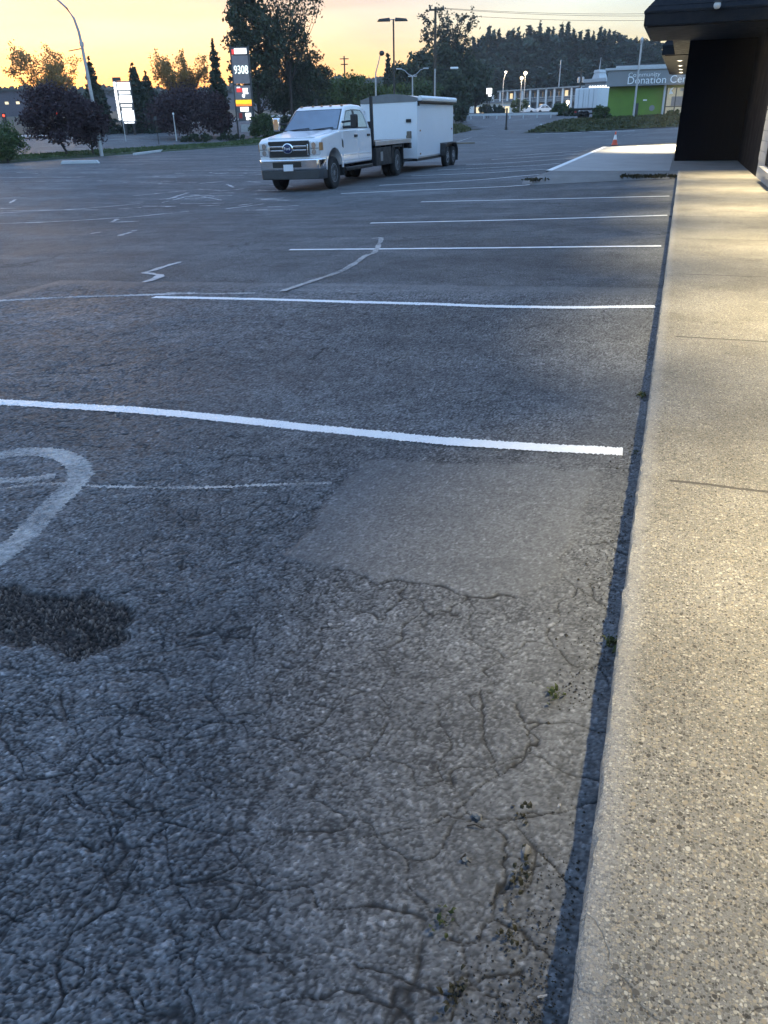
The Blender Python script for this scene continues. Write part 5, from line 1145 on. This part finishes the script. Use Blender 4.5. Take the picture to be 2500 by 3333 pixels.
r, h, f = upright(1589, 372, 125, 287, 'box_sign', 'white lit box sign on a black pole left of the motel', 'sign')
z = lambda y: zrow(1589, y, 125)-f[2]
MB().tube([(-.2, 0, 0), (-.2, 0, h)], .07, 7).tube([(.1, 0, 0), (.1, 0, z(310))], .05, 7).build('pole', 'black_steel', r); MB().box(-.38, .40, -.18, -.075, z(306), z(287)).build('panel', 'sign_lit', r); MB().box(-.1, .35, -.16, -.08, z(314), z(308)).build('panel', 'sign_lit', r)

# ------------------------------------------------------------------ donation centre
p0, p1 = at(1976, 300, 86), at(2345, 300, 83); zb = T(p0[0], p0[1]); zb = .42
r, L_ = frame(p0, p1, zb, 'donation_centre', 'donation centre with grey fascia lettering and a bright green wall', 'building')
z = lambda px, y, D: zrow(px, y, D)-zb
zf0, zf1 = z(1976, 282, 86), z(1976, 230, 86)
MB().box(.15, L_, .8, 14, -.6, zf0+.3).build('wall', 'green_wall', r)
fa = MB().box(-.1, L_, 0, .78, zf0, zf1).box(-.1, L_, .79, 14, zf0+.31, zf1).build('fascia', 'fascia_grey', r)
MB().box(-.35, L_+.2, -.15, 14, zf1+.003, zf1+.20).box(.6, L_+.2, .9, 13, zf1+.203, zf1+.42).build('roof_cap', 'cap_white', r); MB().box(.55, L_, .85, 13, zf1+.423, zf1+.50).build('roof', 'dark_grey', r)
sx = lambda px: (px-1976)/2809*86.0
for word, px, y, size, wpx in (('Community', 2036, 252, .52, 96), ('Donation Centre', 2034, 275, .92, 216)):
    text_mb(word, size, .03, 'letter_white', 'lettering', fa, (sx(px), -.032, z(px, y, 86)-.012*(px-1976)*0), (R(90), 0, 0), width=wm(wpx, 86))
MB().tube([(sx(2153), .4, 0), (sx(2153), .4, zf0)], .11, 10).build('column', 'cap_white', r)
x0 = sx(2160); wn_ = MB().box(x0, L_-.5, .70, .795, .5, zf0-.25).build('window', 'shop_lit', r)
fm = MB()
for x in np.linspace(x0, L_-.5, 6): fm.box(x-.05, x+.05, .64, .697, .5, zf0-.25)
fm.box(x0, L_-.5, .645, .699, 1.6, 1.68).build('frame', 'dark_grey', wn_)
MB().box(x0+.5, x0+1.6, .66, .69, 1.7, 2.5).build('poster', 'panel_dim', wn_); MB().slab_y([(x0+.2, 2.7), (x0+.6, 2.75), (x0+.4, 3.0), (x0+.6, 3.3), (x0+.3, 3.2)], .65, .69).build('decal', 'letter_white', wn_); MB().box(x0+1.2, L_-.6, .66, .69, 2.95, 3.2).build('banner', 'slab_concrete', wn_)
MB().box(x0, L_-.5, .60, .795, -.3, .48).build('stallriser', 'motel_panel', r)
MB().lathe([(.26, 0), (.26, -.03), (.001, -.04)], 'y', (sx(2120), .79, 1.55), 14).build('notice', 'fascia_grey', r); MB().box(sx(2090), sx(2102), .77, .795, 2.2, 2.32).build('wall_light', 'letter_white', r); MB().box(sx(2066), sx(2078), .74, .795, -.2, 2.0).build('door', 'dark_grey', r)
P = [(2043, 405), (2064, 406), (2084, 404), (2101, 406), (2118, 403), (2122, 407), (2137, 404), (2149, 406), (2166, 404), (2178, 402), (2196, 403), (2208, 401)]
rgk = random.Random(20)
labs = ['pale rock at the left end of the row below the donation centre', 'second rock from the left in the row below the donation centre', 'third rock from the left in the row below the donation centre', 'flat rock just right of the pole below the donation centre', 'small rock left of the middle of the row below the donation centre', 'rock lying in front of the others in the row below the donation centre', 'rock at the middle of the row below the donation centre', 'rock right of the middle of the row below the donation centre', 'rock under the donation centre column', 'bluish rock right of the column below the donation centre', 'second rock from the black wall below the donation centre', 'rock closest to the black wall below the donation centre']
for (px, py), lb in zip(P, labs):
    p = hit(px, py+4); o = MB().rock((0, 0, .22), rgk.uniform(.28, .5), rgk, .6).build('rock', rgk.choice(['stone', 'stone_mid', 'slab_concrete']), smooth=True); o.location = tuple(p); tag(o, lb, 'rock', 'rocks along the bank')
for (px, py), lb in zip([(1764, 415), (1788, 416)], ['pale rock at the corner where the access road leaves the lot', 'smaller pale rock right of the access road corner']):
    p = hit(px, py); o = MB().rock((0, 0, .12), .4, rgk, .5).build('rock', 'slab_concrete', smooth=True); o.location = tuple(p); tag(o, lb, 'rock', 'rocks along the bank')

# ------------------------------------------------------------------ motel and its neighbours
p0, p1 = at(1562, 340, 231), at(1888, 340, 201); zb = 2.15
r, L_ = frame(p0, p1, zb, 'motel', 'long two storey motel with white columns and open balconies below the forest', 'building')
h = zrow(1562, 300, 231)-zb; nb = 13; bw = L_/nb
MB().box(0, L_, 1.7, 10, -.5, h-.25).build('wall', 'motel_wall', r); MB().box(-.5, L_+.3, -.5, 10.4, h-.245, h+.05).build('roof', 'slab_concrete', r); MB().box(0, L_, .0, 1.69, h*.47, h*.47+.22).build('balcony', 'slab_concrete', r)
MB().box(0, L_, -.05, -.0, h*.47+.95, h*.47+1.03).box(0, L_, -.04, -.005, h*.47+.45, h*.47+.5).build('railing', 'motel_column', r)
for k in range(nb+1): MB().box(k*bw-.24, k*bw+.24, -.35, -.06, -.3, h-.25).build('column', 'motel_column', r, bevel=.02)
for fl in (0.15, h*.47+.25):
    for k in range(nb):
        x = k*bw+.4; d = MB().box(x, x+.95, 1.60, 1.695, fl, fl+2.0).build('door', 'motel_door' if (k*7+int(fl)) % 3 else 'slab_concrete', r)
        w = MB().box(x+1.2, x+bw-.6, 1.62, 1.695, fl+.75, fl+2.0).build('window', 'glass_dark' if (k*5+int(fl)*3) % 7 else 'window_lit', r)
p0, p1 = at(1478, 350, 222), at(1668, 350, 208)
r, L_ = frame(p0, p1, 2.1, 'low_building', 'low flat building with warm lit windows in front of the left end of the motel', 'building'); h = zrow(1570, 332, 214)-2.1
MB().box(0, L_, 0, 6, -.4, h-.3).build('wall', 'motel_column', r); MB().box(-.4, L_+.4, -.6, 6.2, h-.297, h).build('roof', 'fascia_grey', r)
for k, (a, b) in enumerate([(.08, .16), (.2, .28), (.36, .46), (.48, .56), (.62, .66), (.78, .86), (.88, .95)]): MB().box(L_*a, L_*b, -.05, -.003, .4, h*.62).build('window', 'window_lit' if k not in (1, 4) else 'motel_door', r)
p0, p1 = at(1905, 270, 165), at(1972, 270, 160)
r, L_ = frame(p0, p1, 2.1, 'tower_building', 'pale building with a small roof tower and thin mast behind the box trailer', 'building'); z = lambda y: zrow(1935, y, 163)-2.1
MB().box(0, L_, 0, 6, -.4, z(268)).build('wall', 'fascia_grey', r); MB().box(-.2, L_+.2, -.3, 6.2, z(267.5), z(256)).build('roof', 'cap_white', r)
MB().rings([[(.6, 1, z(255.5)), (2.6, 1, z(255.5)), (2.6, 3, z(255.5)), (.6, 3, z(255.5))], [(.9, 1.2, z(236)), (2.2, 1.2, z(236)), (2.2, 2.8, z(236)), (.9, 2.8, z(236))], [(.75, 1.1, z(235.5)), (2.35, 1.1, z(235.5)), (2.35, 2.9, z(235.5)), (.75, 2.9, z(235.5))], [(.9, 1.2, z(226)), (2.2, 1.2, z(226)), (2.2, 2.8, z(226)), (.9, 2.8, z(226))]]).build('tower', 'cap_white', r)
MB().tube([(1.3, 2, z(226)), (1.45, 2, z(185))], [.12, .05], 6).build('mast', 'galvanised', r)
p0, p1 = at(1913, 280, 118), at(1988, 286, 116); r, L_ = frame(p0, p1, T(p0[0], p0[1]), 'roof_sign', 'white glowing sign strip above the parked box trailer', 'sign'); z = lambda y: zrow(1950, y, 117)-T(p0[0], p0[1])
for x in (.3, L_-.3): MB().tube([(x, .2, 0), (x, .2, z(285))], .06, 6).build('post', 'galvanised', r)
MB().box(0, L_, .1, .25, z(290), z(276)).build('panel', 'fascia_grey', r)
for k in range(8):
    xx = .15+k*(L_-.3)/8; MB().slab_y([(xx, z(289)), (xx+.26, z(288.5)), (xx+.3, z(283)), (xx+.2, z(277.5)), (xx+.05, z(279))], .03, .095).build('letter', 'sign_lit', r)
# box trailer: its doors face the camera, its long side runs away to the right
p0, p1 = at(1870, 330, 106), at(1945, 330, 104); zb = T(p0[0], p0[1])
r, L_ = frame(p0, p1, zb, 'box_trailer', 'tall white box trailer standing on dark wheels left of the donation centre', 'trailer'); z = lambda y: zrow(1920, y, 105)-zb
MB().box(0, L_, 0, 11.5, z(352), z(286)).build('box', 'trailer_white', r, bevel=.03)
MB().box(.05, L_/2-.03, -.05, -.003, z(351), z(288)).box(L_/2+.03, L_-.05, -.05, -.003, z(351), z(288)).build('rear_door', 'trailer_white', r, bevel=.02)
for x in (.55, L_/2-.35, L_/2+.35, L_-.55): MB().tube([(x, -.08, z(350)), (x, -.08, z(290))], .03, 6).build('lock_rod', 'galvanised', r)
MB().box(.1, L_-.1, .1, 11.3, z(358), z(352.4)).box(.2, L_-.2, -.04, .09, z(372), z(367)).box(.5, .6, -.02, .07, z(367), z(352.4)).box(L_-.6, L_-.5, -.02, .07, z(367), z(352.4)).build('chassis', 'black_steel', r)
for x in (.25, L_-.55):
    for y in (1.2, 2.5): tyre(r, x+.15, y, r=.5, w=.5, out=1 if x > 1 else -1, rim='galvanised', rr=.27)
MB().box(.15, .4, -.06, .0, z(366), z(360)).box(L_-.4, L_-.15, -.06, .0, z(366), z(360)).build('tail_lamp', 'red_lens', r)
# parked cars by the motel
def car(px0, px1, py, D, prof_, winp, label, name, wheels, hw, cat, front=1):
    p0, p1 = at(px0, py, D), at(px1, py, D); zb = T((p0[0]+p1[0])/2, (p0[1]+p1[1])/2); r, L_ = frame(p0, p1, zb, name, label, cat)
    k = L_; pf = [(x*k, zz) for x, zz in prof_]
    MB().slab_y(pf, 0, hw*2).build('body', 'white_paint', r, bevel=.08, seg=2)
    for w in winp: MB().slab_y([(x*k, zz) for x, zz in w], -.012, .03).build('window', 'glass_dark', r)
    for wx in wheels:
        w = MB().lathe([(.2, -.1), (.32, -.11), (.34, -.05), (.34, .1), (.2, .11)], 'y', (wx*k, .08, .34), 18).build('wheel', 'rubber', r, smooth=True); MB().lathe([(.205, -.09), (.1, -.06), (.001, -.08)], 'y', (wx*k, .08, .34), 14).build('rim', 'rim_grey', w)
    MB().box(k-.06, k+.01, .15, .5, .62, .78).build('headlight', 'lamp_glass', r)
    MB().box(.05*k, .95*k, -.006, .02, .28, .36).build('sill_trim', 'black_plastic', r)
car(1670, 1742, 366, 196, [(0, .3), (.0, 1.9), (.03, 2.02), (.62, 2.0), (.80, 1.2), (.98, .95), (1, .35)], [[(.60, 1.25), (.60, 1.78), (.66, 1.78), (.77, 1.22)]], 'white panel van parked before the motel', 'van', (.18, .82), .95, 'van')
car(1748, 1802, 366, 193, [(0, .3), (0, .95), (.12, 1.05), (.28, 1.5), (.62, 1.52), (.78, 1.05), (.99, .85), (1, .35)], [[(.2, 1.08), (.3, 1.42), (.45, 1.43), (.45, 1.08)], [(.48, 1.08), (.48, 1.43), (.61, 1.43), (.73, 1.08)]], 'white car parked right of the van', 'parked_car', (.18, .82), .85, 'car')
car(1742, 1796, 362, 201, [(0, .4), (0, 1.0), (.3, 1.05), (.36, 1.85), (.66, 1.86), (.76, 1.15), (.98, 1.0), (1, .45)], [[(.4, 1.15), (.42, 1.72), (.63, 1.73), (.71, 1.15)]], 'white pickup half hidden behind the white car by the motel', 'parked_car', (.18, .8), .9, 'car')
# low white guard rail across the far side
p0, p1 = at(1470, 376, 124), at(1815, 374, 117); zb = T(p0[0], p0[1]); r, L_ = frame(p0, p1, zb-.05, 'guard_rail', 'low white guard rail in front of the motel car park', 'guard rail'); dz = T(p1[0], p1[1])-zb
MB().add([(0, 0, .45), (L_, 0, .45+dz), (L_, 0, .72+dz), (0, 0, .72), (0, .06, .45), (L_, .06, .45+dz), (L_, .06, .72+dz), (0, .06, .72)], [(0, 1, 2, 3), (4, 7, 6, 5), (3, 2, 6, 7), (0, 4, 5, 1)]).build('rail', 'cap_white', r)
for k in range(8): x = L_*(k+.5)/8; MB().box(x-.07, x+.07, .065, .2, -.2+dz*x/L_, .7+dz*x/L_).build('post', 'cap_white', r)
# wheel stop by the verge and a kerb end
c = hit(262, 533); o = MB().slab_y([(-1.0, 0), (1.0, 0), (.9, .16), (-.9, .16)], -.12, .12).build('wheel_stop', 'cap_white', bevel=.02); o.location = (c[0], c[1], T(c[0], c[1])); o.rotation_euler = (0, 0, KA-.05); tag(o, 'white concrete wheel stop in front of the verge below the purple trees', 'wheel stop')
a, b = hit(437, 506), hit(540, 491); mb = MB().box(0, math.hypot(b[0]-a[0], b[1]-a[1]), -.08, .08, 0, .14); o = mb.build('kerb', 'cap_white', bevel=.02); o.location = (a[0], a[1], T(a[0], a[1])); o.rotation_euler = (0, 0, math.atan2(b[1]-a[1], b[0]-a[0])); struct(o)
o = MB().box(-.9, .9, -.12, .12, 0, .12).build('timber', 'wood_deck', bevel=.02); c = hit(1506, 469); o.location = (c[0], c[1], T(c[0], c[1])); o.rotation_euler = (0, 0, KA); tag(o, 'dark timber lying on the lot just behind the trailer', 'timber')
# dim building across the street at the far left
p0, p1 = at(-40, 330, 150), at(70, 330, 150); r, L_ = frame(p0, p1, T(p0[0], p0[1]), 'street_building', 'dim flat roofed building across the street at the left edge', 'building'); h = zrow(20, 292, 150)-T(p0[0], p0[1])
MB().box(0, L_, 0, 8, -2, h-.3).build('wall', 'purple_block', r); MB().box(-.2, L_+.2, -.2, 8.2, h-.297, h).build('roof', 'dark_grey', r)
for k in range(3): MB().box(1+k*1.9, 1.6+k*1.9, -.04, -.003, h*.45, h*.55).build('window', 'window_lit', r)

# ------------------------------------------------------------------ thin haze volume, added to lift the dark far trees
HZ = bpy.data.materials.new('haze'); HZ.use_nodes = True; MAT['haze'] = HZ; hn = HZ.node_tree; hn.nodes.remove(hn.nodes['Principled BSDF'])
pv = hn.nodes.new('ShaderNodeVolumePrincipled'); pv.inputs['Color'].default_value = (.9, .93, 1, 1); pv.inputs['Density'].default_value = HAZE; pv.inputs['Anisotropy'].default_value = .1
hn.links.new(pv.outputs[0], hn.nodes['Material Output'].inputs['Volume'])
tag(MB().box(-720, 520, -220, 720, -8, 62).build('haze', 'haze'), 'thin pale haze added over the whole place', 'haze', kind='stuff')
